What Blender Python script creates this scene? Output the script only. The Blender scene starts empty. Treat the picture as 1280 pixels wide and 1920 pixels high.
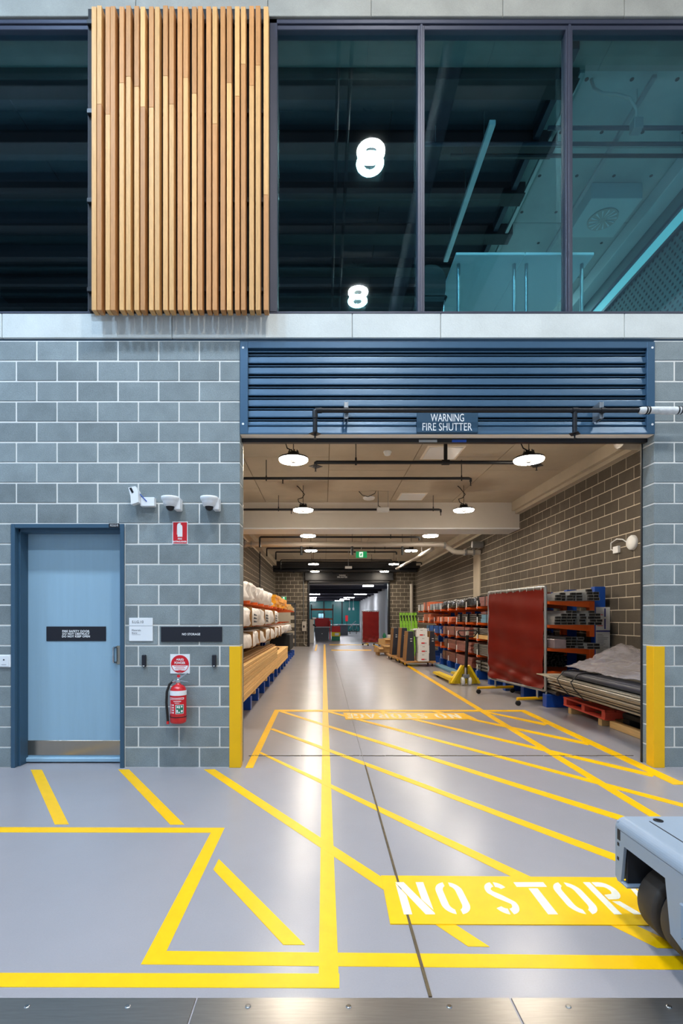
import bpy, bmesh, math, random
from mathutils import Vector, Matrix

random.seed(7)
SC = bpy.context.scene
COL = SC.collection
PI = math.pi

# ------------------------------------------------------------------ camera, world, exposure
FPX, CX, HY, EYE = 934.0, 607.0, 1159.0, 1.47      # lens in pixels of the 1280x1920 frame, vanishing point, eye height
cd = bpy.data.cameras.new('camera')
cam = bpy.data.objects.new('camera', cd)
COL.objects.link(cam)
cam.location = (0, 0, EYE)
cam.rotation_euler = (PI/2, 0, 0)
cd.sensor_fit = 'AUTO'
cd.sensor_width = 36.0
cd.lens = FPX/1920*36
cd.shift_x = (640-CX)/1920
cd.shift_y = (HY-960)/1920
cd.clip_start = 0.05
SC.camera = cam

wd = bpy.data.worlds.new('world')
SC.world = wd
wd.use_nodes = True
bg = wd.node_tree.nodes['Background']
bg.inputs[0].default_value = (0.62, 0.80, 1.0, 1)
bg.inputs[1].default_value = 0.62

vs = SC.view_settings
vs.view_transform = 'Standard'
vs.look = 'None'
vs.exposure = 0.0
vs.gamma = 1.0
vs.use_curve_mapping = False
SC.cycles.max_bounces = 8
SC.cycles.transparent_max_bounces = 16

HALL_LAMP = 600.0
STORE_LAMP = 150.0
FAR_LAMP = 60.0
OFFICE_FILL = 18.0

# ------------------------------------------------------------------ helpers
def F(px, py):                                   # where a sight line meets the floor
    d = FPX*EYE/(py-HY)
    return ((px-CX)*d/FPX, d)

def W(px, py, d):                                # where a sight line meets the plane y = d
    return ((px-CX)*d/FPX, d, EYE-(py-HY)*d/FPX)

def lin(c):
    out = []
    for v in c:
        v = v/255
        out.append(v/12.92 if v <= 0.04045 else ((v+0.055)/1.055)**2.4)
    return tuple(out)

def mat(name, rgb, rough=0.5, metal=0.0, var=0.06, scale=6.0, bump=0.0, bscale=80.0, rand=0.0, stretch=(1, 1, 1), coat=0.0, emit=0.0, fine=0.0, spec=0.5, alpha=1.0):
    m = bpy.data.materials.new(name)
    m.use_nodes = True
    nt = m.node_tree
    N, L = nt.nodes, nt.links
    b = N['Principled BSDF']
    col = lin(rgb)
    b.inputs['Roughness'].default_value = rough
    b.inputs['Metallic'].default_value = metal
    b.inputs['Specular IOR Level'].default_value = spec
    b.inputs['Alpha'].default_value = alpha
    if coat:
        b.inputs['Coat Weight'].default_value = coat
        b.inputs['Coat Roughness'].default_value = 0.12
    geo = N.new('ShaderNodeNewGeometry')
    mp = N.new('ShaderNodeMapping')
    mp.inputs['Scale'].default_value = stretch
    L.new(geo.outputs['Position'], mp.inputs[0])
    fac = None
    def mul(a, bnode):
        n = N.new('ShaderNodeMath'); n.operation = 'MULTIPLY'
        L.new(a, n.inputs[0]); L.new(bnode, n.inputs[1])
        return n.outputs[0]
    if var:
        nz = N.new('ShaderNodeTexNoise'); nz.inputs['Scale'].default_value = scale
        nz.inputs['Detail'].default_value = 5; nz.inputs['Roughness'].default_value = 0.6
        L.new(mp.outputs[0], nz.inputs['Vector'])
        r = N.new('ShaderNodeMapRange')
        r.inputs[1].default_value = 0.25; r.inputs[2].default_value = 0.75
        r.inputs[3].default_value = 1-var; r.inputs[4].default_value = 1+var
        L.new(nz.outputs[0], r.inputs[0])
        fac = r.outputs[0]
    if fine:
        nz = N.new('ShaderNodeTexNoise'); nz.inputs['Scale'].default_value = 130
        nz.inputs['Detail'].default_value = 3
        L.new(mp.outputs[0], nz.inputs['Vector'])
        r = N.new('ShaderNodeMapRange')
        r.inputs[1].default_value = 0.3; r.inputs[2].default_value = 0.7
        r.inputs[3].default_value = 1-fine; r.inputs[4].default_value = 1+fine
        L.new(nz.outputs[0], r.inputs[0])
        fac = r.outputs[0] if fac is None else mul(fac, r.outputs[0])
    if rand:
        oi = N.new('ShaderNodeObjectInfo')
        r = N.new('ShaderNodeMapRange')
        r.inputs[3].default_value = 1-rand; r.inputs[4].default_value = 1+rand
        L.new(oi.outputs['Random'], r.inputs[0])
        fac = r.outputs[0] if fac is None else mul(fac, r.outputs[0])
    if fac is None:
        b.inputs['Base Color'].default_value = (*col, 1)
    else:
        vm = N.new('ShaderNodeVectorMath'); vm.operation = 'SCALE'
        vm.inputs[0].default_value = col
        L.new(fac, vm.inputs['Scale'])
        L.new(vm.outputs[0], b.inputs['Base Color'])
    if bump:
        nz = N.new('ShaderNodeTexNoise'); nz.inputs['Scale'].default_value = bscale
        nz.inputs['Detail'].default_value = 4
        L.new(mp.outputs[0], nz.inputs['Vector'])
        bp = N.new('ShaderNodeBump'); bp.inputs['Strength'].default_value = bump
        bp.inputs['Distance'].default_value = 0.01
        L.new(nz.outputs[0], bp.inputs['Height'])
        L.new(bp.outputs[0], b.inputs['Normal'])
    if emit:
        b.inputs['Emission Color'].default_value = (*col, 1)
        b.inputs['Emission Strength'].default_value = emit
    return m

def glass_mat(name, tint, f0):
    """thin tinted pane: Schlick reflection that is the same from both faces"""
    m = bpy.data.materials.new(name); m.use_nodes = True
    nt = m.node_tree; N, L = nt.nodes, nt.links
    N.remove(N['Principled BSDF'])
    tr = N.new('ShaderNodeBsdfTransparent'); tr.inputs[0].default_value = (*tint, 1)
    gl = N.new('ShaderNodeBsdfGlossy'); gl.inputs['Roughness'].default_value = 0.015
    gl.inputs[0].default_value = (0.9, 0.97, 1, 1)
    geo = N.new('ShaderNodeNewGeometry')
    dt = N.new('ShaderNodeVectorMath'); dt.operation = 'DOT_PRODUCT'
    L.new(geo.outputs['Normal'], dt.inputs[0]); L.new(geo.outputs['Incoming'], dt.inputs[1])
    def math_(op, a, b=None):
        n = N.new('ShaderNodeMath'); n.operation = op
        for i, v in enumerate((a, b)):
            if v is None: continue
            if isinstance(v, (int, float)): n.inputs[i].default_value = v
            else: L.new(v, n.inputs[i])
        return n.outputs[0]
    p = math_('POWER', math_('SUBTRACT', 1.0, math_('ABSOLUTE', dt.outputs['Value'])), 5.0)
    fac = math_('ADD', math_('MULTIPLY', p, 1-f0), f0)
    mx = N.new('ShaderNodeMixShader')
    L.new(fac, mx.inputs[0]); L.new(tr.outputs[0], mx.inputs[1]); L.new(gl.outputs[0], mx.inputs[2])
    L.new(mx.outputs[0], N['Material Output'].inputs[0])
    return m

def film_mat(name, tint, gloss):
    m = bpy.data.materials.new(name); m.use_nodes = True
    nt = m.node_tree; N, L = nt.nodes, nt.links
    b = N['Principled BSDF']
    b.inputs['Base Color'].default_value = (*lin(tint), 1)
    b.inputs['Roughness'].default_value = 0.22
    nz = N.new('ShaderNodeTexNoise'); nz.inputs['Scale'].default_value = 7; nz.inputs['Detail'].default_value = 6
    geo = N.new('ShaderNodeNewGeometry'); L.new(geo.outputs['Position'], nz.inputs['Vector'])
    bp = N.new('ShaderNodeBump'); bp.inputs['Strength'].default_value = 0.7; bp.inputs['Distance'].default_value = 0.04
    L.new(nz.outputs[0], bp.inputs['Height']); L.new(bp.outputs[0], b.inputs['Normal'])
    tr = N.new('ShaderNodeBsdfTransparent')
    mx = N.new('ShaderNodeMixShader')
    r = N.new('ShaderNodeMapRange'); r.inputs[3].default_value = gloss-0.2; r.inputs[4].default_value = gloss+0.25
    L.new(nz.outputs[0], r.inputs[0]); L.new(r.outputs[0], mx.inputs[0])
    L.new(tr.outputs[0], mx.inputs[1]); L.new(b.outputs[0], mx.inputs[2])
    L.new(mx.outputs[0], N['Material Output'].inputs[0])
    return m

def tag(o, label=None, cat=None, group=None, kind=None):
    if label: o['label'] = label
    if cat: o['category'] = cat
    if group: o['group'] = group
    if kind: o['kind'] = kind
    return o

def empty(name, loc, label=None, cat=None, group=None, kind=None):
    o = bpy.data.objects.new(name, None)
    COL.objects.link(o)
    o.location = loc
    o.empty_display_size = 0.1
    return tag(o, label, cat, group, kind)

def world_loc(o):
    v = Vector((0, 0, 0))
    while o:
        v += o.location
        o = o.parent
    return v

class MB:
    """collects shapes in world coordinates, then links them as one mesh object"""
    def __init__(self):
        self.v = []; self.f = []; self.s = []
    def add(self, verts, faces, smooth=False):
        n = len(self.v)
        self.v += [tuple(p) for p in verts]
        self.f += [tuple(i+n for i in f) for f in faces]
        self.s += [smooth]*len(faces)
        return self
    def box(self, x0, x1, y0, y1, z0, z1, taper=None):
        v = [(x0, y0, z0), (x1, y0, z0), (x1, y1, z0), (x0, y1, z0), (x0, y0, z1), (x1, y0, z1), (x1, y1, z1), (x0, y1, z1)]
        return self.add(v, [(0, 3, 2, 1), (4, 5, 6, 7), (0, 1, 5, 4), (1, 2, 6, 5), (2, 3, 7, 6), (3, 0, 4, 7)])
    def bbox(self, x0, x1, y0, y1, z0, z1, r=0.004):
        """box with chamfered edges"""
        r = min(r, abs(x1-x0)/2.2, abs(y1-y0)/2.2, abs(z1-z0)/2.2)
        c = ((x0+x1)/2, (y0+y1)/2, (z0+z1)/2); h = ((x1-x0)/2, (y1-y0)/2, (z1-z0)/2)
        vs, idx = [], {}
        for sx in (-1, 1):
            for sy in (-1, 1):
                for sz in (-1, 1):
                    for a in range(3):
                        s = (sx, sy, sz)
                        p = [c[k]+s[k]*(h[k]-(0 if k == a else r)) for k in range(3)]
                        idx[(s, a)] = len(vs); vs.append(p)
        fs = []
        for a in range(3):
            b, d = (a+1) % 3, (a+2) % 3
            for sa in (-1, 1):
                q = []
                for sb, sd in ((-1, -1), (1, -1), (1, 1), (-1, 1)):
                    s = [0, 0, 0]; s[a] = sa; s[b] = sb; s[d] = sd
                    q.append(idx[(tuple(s), a)])
                fs.append(q if sa > 0 else q[::-1])
            for sb in (-1, 1):                      # edge chamfers along axis a
                for sd in (-1, 1):
                    q = []
                    for sa, ax in ((-1, b), (1, b), (1, d), (-1, d)):
                        s = [0, 0, 0]; s[a] = sa; s[b] = sb; s[d] = sd
                        q.append(idx[(tuple(s), ax)])
                    fs.append(q if sb*sd > 0 else q[::-1])
        for sx in (-1, 1):
            for sy in (-1, 1):
                for sz in (-1, 1):
                    s = (sx, sy, sz)
                    q = [idx[(s, 0)], idx[(s, 1)], idx[(s, 2)]]
                    fs.append(q if sx*sy*sz > 0 else q[::-1])
        return self.add(vs, fs)
    def prism(self, poly, axis, a, b):
        """polygon of (u, w) extruded along an axis: x -> (y, z), y -> (x, z), z -> (x, y)"""
        n = len(poly)
        def P(u, w, t):
            return {'x': (t, u, w), 'y': (u, t, w), 'z': (u, w, t)}[axis]
        v = [P(u, w, a) for u, w in poly]+[P(u, w, b) for u, w in poly]
        area = sum(poly[i][0]*poly[(i+1) % n][1]-poly[(i+1) % n][0]*poly[i][1] for i in range(n))
        flip = (area < 0) ^ (axis == 'y') ^ (b < a)
        f = [tuple(range(n))[::-1], tuple(range(n, 2*n))]+[(i, (i+1) % n, (i+1) % n+n, i+n) for i in range(n)]
        if flip: f = [q[::-1] for q in f]
        return self.add(v, f)
    def tube(self, pts, r, n=10, caps=True, radii=None):
        pts = [Vector(p) for p in pts]
        rings = []
        up = None
        for i, p in enumerate(pts):
            if i == 0: t = pts[1]-p
            elif i == len(pts)-1: t = p-pts[i-1]
            else: t = (pts[i+1]-p).normalized()+(p-pts[i-1]).normalized()
            t.normalize()
            if up is None:
                up = Vector((0, 0, 1)) if abs(t.z) < 0.9 else Vector((0, 1, 0))
            a = t.cross(up)
            if a.length < 1e-4: a = t.cross(Vector((1, 0.3, 0)))
            a.normalize(); b = a.cross(t).normalized(); up = b
            rr = radii[i] if radii else r
            rings.append([p+a*rr*math.cos(2*PI*k/n)+b*rr*math.sin(2*PI*k/n) for k in range(n)])
        v = [q for ring in rings for q in ring]
        f = []
        for i in range(len(rings)-1):
            for k in range(n):
                k2 = (k+1) % n
                f.append((i*n+k, i*n+k2, (i+1)*n+k2, (i+1)*n+k))
        self.add(v, f, True)
        if caps:
            self.add(rings[0], [tuple(range(n))[::-1]]); self.add(rings[-1], [tuple(range(n))])
        return self
    def lathe(self, prof, c, axis='z', n=24, smooth=True):
        """profile of (radius, height) turned about an axis through c"""
        v, f = [], []
        for r, h in prof:
            for k in range(n):
                a = 2*PI*k/n
                u, w = r*math.cos(a), r*math.sin(a)
                p = {'z': (u, w, h), 'y': (u, h, w), 'x': (h, u, w)}[axis]
                v.append((c[0]+p[0], c[1]+p[1], c[2]+p[2]))
        for i in range(len(prof)-1):
            for k in range(n):
                k2 = (k+1) % n
                q = (i*n+k, i*n+k2, (i+1)*n+k2, (i+1)*n+k)
                f.append(q if axis != 'y' else q[::-1])
        m = len(prof)
        self.add(v, f, smooth)
        self.add(v[:n], [tuple(range(n))[::-1] if axis != 'y' else tuple(range(n))])
        self.add(v[(m-1)*n:], [tuple(range(n)) if axis != 'y' else tuple(range(n))[::-1]])
        return self
    def mesh(self, name, m, off=(0, 0, 0)):
        me = bpy.data.meshes.new(name)
        me.from_pydata([(p[0]-off[0], p[1]-off[1], p[2]-off[2]) for p in self.v], [], self.f)
        me.polygons.foreach_set('use_smooth', self.s)
        me.materials.append(m)
        me.update()
        return me
    def build(self, name, m, parent=None, origin=None, label=None, cat=None, group=None, kind=None):
        off = world_loc(parent) if parent else Vector(origin) if origin else self.base()
        o = bpy.data.objects.new(name, self.mesh(name, m, off))
        COL.objects.link(o)
        if parent: o.parent = parent
        else: o.location = off
        return tag(o, label, cat, group, kind)
    def base(self):
        lo = [min(p[k] for p in self.v) for k in range(3)]; hi = [max(p[k] for p in self.v) for k in range(3)]
        return Vector(((lo[0]+hi[0])/2, (lo[1]+hi[1])/2, lo[2]))

def piece(name, me, parent, loc, rot=None):
    """one more object that shares mesh data; loc in world coordinates"""
    o = bpy.data.objects.new(name, me)
    COL.objects.link(o)
    o.parent = parent
    o.location = Vector(loc)-world_loc(parent)
    if rot: o.rotation_euler = rot
    return o

def copy_tree(o, parent=None):
    c = o.copy(); COL.objects.link(c)
    if parent: c.parent = parent
    for ch in list(o.children): copy_tree(ch, c)
    return c

def lettering(body, w, h, plane, pos, m, parent, depth=0.0015, name='lettering', spacing=1.0, bold=0.0):
    """text fitted to w x h and centred at pos; plane 'wall' faces the camera side, 'right' lies on the right hand wall"""
    cu = bpy.data.curves.new('text', 'FONT')
    cu.body = body; cu.size = 1; cu.align_x = 'CENTER'; cu.resolution_u = 3
    cu.space_character = spacing; cu.offset = bold
    ob = bpy.data.objects.new('text', cu)
    COL.objects.link(ob)
    dg = bpy.context.evaluated_depsgraph_get()
    me = bpy.data.meshes.new_from_object(ob.evaluated_get(dg))
    COL.objects.unlink(ob); bpy.data.objects.remove(ob); bpy.data.curves.remove(cu)
    xs = [v.co.x for v in me.vertices]; ys = [v.co.y for v in me.vertices]
    x0, x1, y0, y1 = min(xs), max(xs), min(ys), max(ys)
    sx, sy = w/(x1-x0), h/(y1-y0)
    off = world_loc(parent)
    for v in me.vertices:
        u = (v.co.x-(x0+x1)/2)*sx; t = (v.co.y-(y0+y1)/2)*sy
        v.co = Vector((pos[0]+u, pos[1]-depth, pos[2]+t))-off
    me.materials.clear(); me.materials.append(m)
    me.name = name
    o = bpy.data.objects.new(name, me); COL.objects.link(o)
    o.parent = parent
    return o

# ------------------------------------------------------------------ materials
M = {}
M['block'] = mat('front_block', (131, 141, 144), 0.9, var=0.14, scale=5, bump=0.28, bscale=110, rand=0.14, fine=0.16, spec=0.2)
M['mortar'] = mat('mortar', (222, 222, 218), 0.95, var=0.05, spec=0.1)
M['block_in'] = mat('store_block', (94, 88, 80), 0.92, var=0.12, scale=4, bump=0.4, bscale=90, rand=0.12, fine=0.12, spec=0.2)
M['mortar_in'] = mat('store_mortar', (206, 196, 180), 0.95, var=0.05, spec=0.1)
M['concrete'] = mat('pale_concrete', (205, 210, 208), 0.85, var=0.09, scale=3, bump=0.15, bscale=60, fine=0.05, spec=0.2)
M['concrete_top'] = mat('grey_concrete', (150, 150, 144), 0.88, var=0.14, scale=3, bump=0.2, bscale=50, fine=0.06, spec=0.2)
M['ceiling'] = mat('ceiling_concrete', (184, 174, 157), 0.85, var=0.10, scale=1.6, fine=0.04, rand=0.04, spec=0.2)
M['ceiling_joint'] = mat('ceiling_joint', (120, 106, 84), 0.9, var=0.1)
M['white_board'] = mat('painted_bulkhead', (214, 208, 200), 0.75, var=0.02, spec=0.3)
M['floor'] = mat('grey_epoxy', (158, 155, 160), 0.27, var=0.04, scale=1.6, bump=0.03, bscale=28, fine=0.02, spec=0.42)
M['yellow'] = mat('yellow_floor_paint', (252, 196, 0), 0.38, var=0.05, scale=10, spec=0.35)
M['guard'] = mat('yellow_guard', (240, 186, 8), 0.45, var=0.03, spec=0.4)
M['stencil'] = mat('white_floor_paint', (238, 232, 214), 0.5, var=0.10, scale=22, spec=0.3)
M['joint'] = mat('dark_joint', (96, 80, 56), 0.8, var=0.35, scale=25)
M['joint_pale'] = mat('pale_joint', (140, 136, 136), 0.7, var=0.2, scale=20)
M['steel'] = mat('brushed_steel', (158, 156, 154), 0.3, 0.9, var=0.10, scale=8, stretch=(1, 14, 1))
M['kick'] = mat('kick_plate_steel', (176, 166, 152), 0.22, 0.95, var=0.05, stretch=(8, 1, 1))
M['frame'] = mat('window_frame', (58, 62, 78), 0.42, 0.25, var=0.03)
M['doorframe'] = mat('slate_blue_paint', (52, 84, 108), 0.42, var=0.03)
M['door'] = mat('pale_blue_door', (148, 181, 202), 0.42, var=0.04, scale=3, stretch=(6, 1, 0.4))
M['shutter'] = mat('dark_blue_steel', (54, 88, 116), 0.4, 0.25, var=0.04, scale=2)
M['cream'] = mat('cream_board', (236, 228, 216), 0.7, var=0.03)
M['black'] = mat('black_metal', (20, 22, 28), 0.4, 0.2, var=0.05)
M['blackmatt'] = mat('black_board', (14, 14, 18), 0.7, var=0.05)
M['sign_black'] = mat('black_sign', (20, 22, 34), 0.5, var=0.03)
M['sign_navy'] = mat('navy_sign', (32, 70, 96), 0.45, var=0.03)
M['white'] = mat('white_plastic', (232, 236, 240), 0.4, var=0.02)
M['white_ink'] = mat('white_ink', (240, 242, 245), 0.6, var=0)
M['ink'] = mat('black_ink', (40, 50, 62), 0.6, var=0)
M['red'] = mat('red_enamel', (205, 16, 24), 0.22, var=0.02, coat=0.5)
M['red_sign'] = mat('red_sign', (206, 16, 34), 0.45, var=0.02)
M['green_sign'] = mat('green_sign', (20, 120, 92), 0.5, var=0.02)
M['exit_green'] = mat('lit_green', (10, 150, 90), 0.5, var=0, emit=0.5)
M['exit_white'] = mat('lit_white', (235, 255, 245), 0.5, var=0, emit=0.9)
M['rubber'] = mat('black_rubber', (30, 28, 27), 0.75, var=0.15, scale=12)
M['chrome'] = mat('chrome', (205, 208, 212), 0.15, 1.0, var=0)
M['galv'] = mat('galvanised', (170, 174, 178), 0.36, 0.75, var=0.08, scale=14, rand=0.14)
M['galv_dark'] = mat('dark_tube', (92, 88, 84), 0.4, 0.6, var=0.1, rand=0.25)
M['dark_in'] = mat('hollow_dark', (12, 12, 15), 0.9, var=0)
M['orange'] = mat('orange_paint', (232, 96, 24), 0.45, var=0.05)
M['blue'] = mat('blue_paint', (14, 74, 170), 0.42, var=0.05)
M['pinewood'] = mat('pine', (226, 184, 122), 0.65, var=0.14, scale=9, stretch=(6, 0.5, 8), rand=0.17, spec=0.25)
M['brownwood'] = mat('brown_board', (150, 112, 70), 0.7, var=0.15, scale=9, stretch=(6, 0.5, 8), rand=0.15, spec=0.25)
M['pallet'] = mat('pallet_wood', (190, 146, 96), 0.75, var=0.15, scale=10, rand=0.12, spec=0.2)
M['redpallet'] = mat('red_pallet_paint', (206, 74, 54), 0.6, var=0.15, scale=12, rand=0.07)
M['card'] = mat('cardboard', (204, 166, 118), 0.8, var=0.07, rand=0.10, spec=0.2)
M['wrap'] = mat('white_wrap', (232, 228, 226), 0.38, var=0.10, scale=12, bump=0.8, bscale=18, spec=0.4)
M['blackwrap'] = mat('black_wrap', (32, 31, 34), 0.26, var=0.1, bump=0.9, bscale=16)
M['redbrown'] = mat('wrapped_red_timber', (134, 78, 70), 0.35, var=0.2, scale=9, stretch=(1, 0.5, 8), rand=0.2)
M['brick_orange'] = mat('orange_material', (206, 112, 76), 0.6, var=0.14, rand=0.15)
M['greyblue'] = mat('blue_grey_pack', (96, 146, 176), 0.45, var=0.05, rand=0.05)
M['curtain'] = mat('red_welding_curtain', (112, 17, 4), 0.42, var=0.05, scale=3, spec=0.22)
M['curtain_far'] = mat('dark_red_curtain', (128, 34, 34), 0.3, var=0.05, scale=3)
M['jack'] = mat('yellow_enamel', (236, 206, 20), 0.38, var=0.05)
M['orange_yellow'] = mat('orange_yellow_board', (244, 168, 20), 0.5, var=0.08, rand=0.08)
M['pane_teal'] = mat('bright_strip_pane', (120, 190, 200), 0.5, var=0.2, scale=1.5, emit=0.9)
M['clear_pack'] = mat('smoky_wrapped_pack', (128, 116, 124), 0.3, var=0.2, scale=8)
M['lamp_sky_tint'] = mat('sky_tinted_hall_lamp_light', (196, 226, 255), 0.5, var=0, emit=HALL_LAMP*1.15)  # blue tint of the left lamps stands in for skylight from that side
M['chair'] = mat('dark_chair', (12, 15, 30), 0.6, var=0)
M['lens'] = mat('lamp_centre', (92, 92, 96), 0.5, var=0)
M['lime'] = mat('lime_paint', (140, 214, 20), 0.5, var=0.08)
M['navy'] = mat('navy_laminate', (38, 44, 60), 0.5, var=0.04)
M['sheet'] = mat('grey_sheet', (172, 166, 152), 0.42, 0.35, var=0.10, scale=10, stretch=(1, 0.3, 6), rand=0.4)
M['board'] = mat('white_notice', (200, 202, 206), 0.5, var=0.03)
M['notice_blue'] = mat('notice_blue', (24, 30, 120), 0.5, var=0)
M['machine'] = mat('machine_grey', (150, 164, 180), 0.45, var=0.03)
M['machine_in'] = mat('machine_recess', (38, 38, 42), 0.7, var=0.1)
M['tyre'] = mat('tyre', (62, 54, 48), 0.62, var=0.25, scale=9)
M['pipe_grey'] = mat('grey_pipe', (190, 184, 176), 0.45, 0.2, var=0.04)
M['foil'] = mat('foil_duct', (196, 194, 190), 0.3, 0.9, var=0.06, bump=0.8, bscale=30)
M['tape'] = mat('white_tape', (214, 218, 220), 0.5, var=0.14, scale=30, bump=0.4, bscale=40)
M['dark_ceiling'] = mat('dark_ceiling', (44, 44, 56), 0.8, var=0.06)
M['teal'] = mat('teal_glass_wall', (16, 92, 96), 0.25, var=0.15, scale=0.6, emit=0.35)
M['pane_lit'] = mat('lit_pane', (150, 205, 225), 0.4, var=0.1, emit=0.9)
M['farwhite'] = mat('white_plaster', (200, 204, 208), 0.7, var=0.02)
M['lockgrey'] = mat('grey_enamel', (128, 134, 142), 0.45, var=0.03)
M['darkgrey'] = mat('dark_grey_cabinet', (66, 72, 84), 0.45, var=0.03)
M['office_wall'] = mat('office_plaster', (196, 206, 208), 0.7, var=0.05)
M['acoustic'] = mat('acoustic_panel', (96, 120, 122), 0.8, var=0.05)
M['office_ceiling'] = mat('office_concrete', (176, 184, 182), 0.85, var=0.14, scale=2)
M['hallroof'] = mat('hall_deck', (178, 184, 190), 0.8, var=0.08)
M['hallbeam'] = mat('hall_beam', (34, 34, 42), 0.6, var=0.05)
M['lamp_hall'] = mat('hall_lamp_light', (255, 252, 246), 0.5, var=0, emit=HALL_LAMP)
M['lamp_store'] = mat('store_lamp_light', (255, 240, 218), 0.5, var=0, emit=STORE_LAMP)
M['lamp_far'] = mat('far_lamp_light', (250, 250, 255), 0.5, var=0, emit=FAR_LAMP)
M['office_fill'] = mat('office_fill_light', (230, 250, 250), 0.5, var=0, emit=OFFICE_FILL)
M['glass'] = glass_mat('tinted_glass', (0.78, 0.92, 0.94), 0.055)
M['film'] = film_mat('clear_film', (188, 184, 192), 0.46)
M['batten'] = mat('oak_batten', (206, 158, 100), 0.55, var=0.16, scale=7, stretch=(9, 9, 0.8), rand=0.13, fine=0.05, spec=0.3)
M['batten_brown'] = mat('brown_oak_batten', (184, 130, 78), 0.55, var=0.16, scale=7, stretch=(9, 9, 0.8), rand=0.12, fine=0.05, spec=0.3)

YW, YB = 4.90, 5.09              # front and back of the block wall
XL, XR = -0.825, 3.248           # jambs of the shutter opening
WL, WR, YE = -2.53, 4.75, 25.8   # store: left wall, right wall, end wall
ZC = 4.28                        # store ceiling

# ------------------------------------------------------------------ floor
fl = MB().box(-9, 9, -7, 56, -0.2, 0).build('floor', M['floor'], origin=(0, 0, 0), kind='structure',
    label='grey painted concrete floor with yellow lines')
def flat(pts, z, name, m, parent=fl):
    mb = MB()
    n = len(pts)
    P = [F(*p) for p in pts]
    area = sum(P[i][0]*P[(i+1) % n][1]-P[(i+1) % n][0]*P[i][1] for i in range(n))
    if area < 0: P = P[::-1]
    mb.prism(P, 'z', -0.01, z)
    return mb.build(name, m, parent)
LINES = [
    [(-700, 1549), (421, 1552.3), (395, 1561.5), (-700, 1559.5)],
    [(421, 1552.3), (395, 1561.5), (264, 1808.5), (312, 1783.5)],
    [(264, 1808.5), (312, 1783.5), (1330, 1793.5), (1330, 1819)],
    [(-700, 1823), (636, 1826), (636, 1853), (-700, 1849)],
    [(597, 1853), (635.5, 1853), (609.8, 1208), (606.6, 1208)],
    [(57.5, 1443.5), (78.5, 1443.5), (129, 1546), (102.5, 1546)],
    [(221.5, 1443), (242, 1443), (345.5, 1546.5), (319, 1546.5)],
    [(382, 1443), (402.5, 1442.5), (917.7, 1775.7), (877.4, 1775)],
    [(410, 1611), (400, 1631), (531, 1772), (571.5, 1772)],
    [(484, 1411.5), (490, 1410.5), (1285, 1779), (1232, 1778)],
    [(506, 1367.5), (512, 1366), (1290, 1652), (1290, 1667)],
    [(522, 1334), (529, 1333.3), (1290, 1568), (1290, 1579.5)],
    [(610, 1334.3), (618, 1333.5), (1300, 1512), (1300, 1519)],
    [(708, 1334.3), (716, 1333.5), (1228, 1452), (1222, 1457)],
    [(807, 1334), (815, 1333.2), (1110, 1394), (1102, 1397.5)],
    [(907, 1335.5), (914, 1334.5), (1028, 1357.5), (1020, 1360.5)],
    [(697, 1209), (702.5, 1209), (1260, 1544), (1238, 1544)],
    [(974, 1333), (985, 1332), (1276, 1466), (1262, 1471.5)],
    [(1262, 1471.5), (1276, 1465.5), (1330, 1465.5), (1330, 1471)],
    [(519, 1331), (984, 1331.5), (984, 1334.5), (519, 1334.5)],
    [(515, 1331), (524, 1331), (474, 1440), (460, 1440)],
    [(592, 1208.4), (595.6, 1208.4), (593, 1220), (589.7, 1220)],
    [(617, 1208.2), (690, 1208.2), (690, 1209.8), (617, 1209.8)],
    [(621, 1218.3), (696, 1218.3), (696, 1220), (621, 1220)],
]
for i, q in enumerate(LINES):
    flat(q, 0.0012+0.00012*i, 'painted_line', M['yellow'])
bx = [(0.325, 2.837), (2.05, 2.81), (2.05, 2.376), (0.318, 2.388)]
MB().prism(bx[::-1], 'z', -0.01, 0.0050).build('painted_panel', M['yellow'], fl, label='yellow panel behind the near floor lettering')
MB().prism([(0.30, 7.73), (2.16, 7.70), (2.22, 7.22), (0.315, 7.22)][::-1], 'z', -0.01, 0.0050).build('painted_panel', M['yellow'], fl, label='yellow panel behind the far floor lettering')

# stencil alphabet on a unit cell (u across, w up); each letter is a list of strokes
def arc(cx, cy, rx, ry, a0, a1, t, n=10):
    o = [(cx+rx*math.cos(math.radians(a0+(a1-a0)*i/n)), cy+ry*math.sin(math.radians(a0+(a1-a0)*i/n))) for i in range(n+1)]
    k = [(cx+(rx-t)*math.cos(math.radians(a0+(a1-a0)*i/n)), cy+(ry-t*0.62)*math.sin(math.radians(a0+(a1-a0)*i/n))) for i in range(n, -1, -1)]
    return o+k
def oval(gap=12):
    r = [arc(0.5, 0.70, 0.5, 0.30, 90+gap, 180, 0.27)[:11]+[(0, 0.30)]+arc(0.5, 0.30, 0.5, 0.30, 180, 270-gap, 0.27)[1:11] +
         arc(0.5, 0.30, 0.23, 0.18, 270-gap*2, 180, 0.0)[:11]+arc(0.5, 0.70, 0.23, 0.18, 180, 90+gap*2, 0.0)[:11]]
    r.append([(1-u, w) for u, w in r[0]])
    return r
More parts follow.
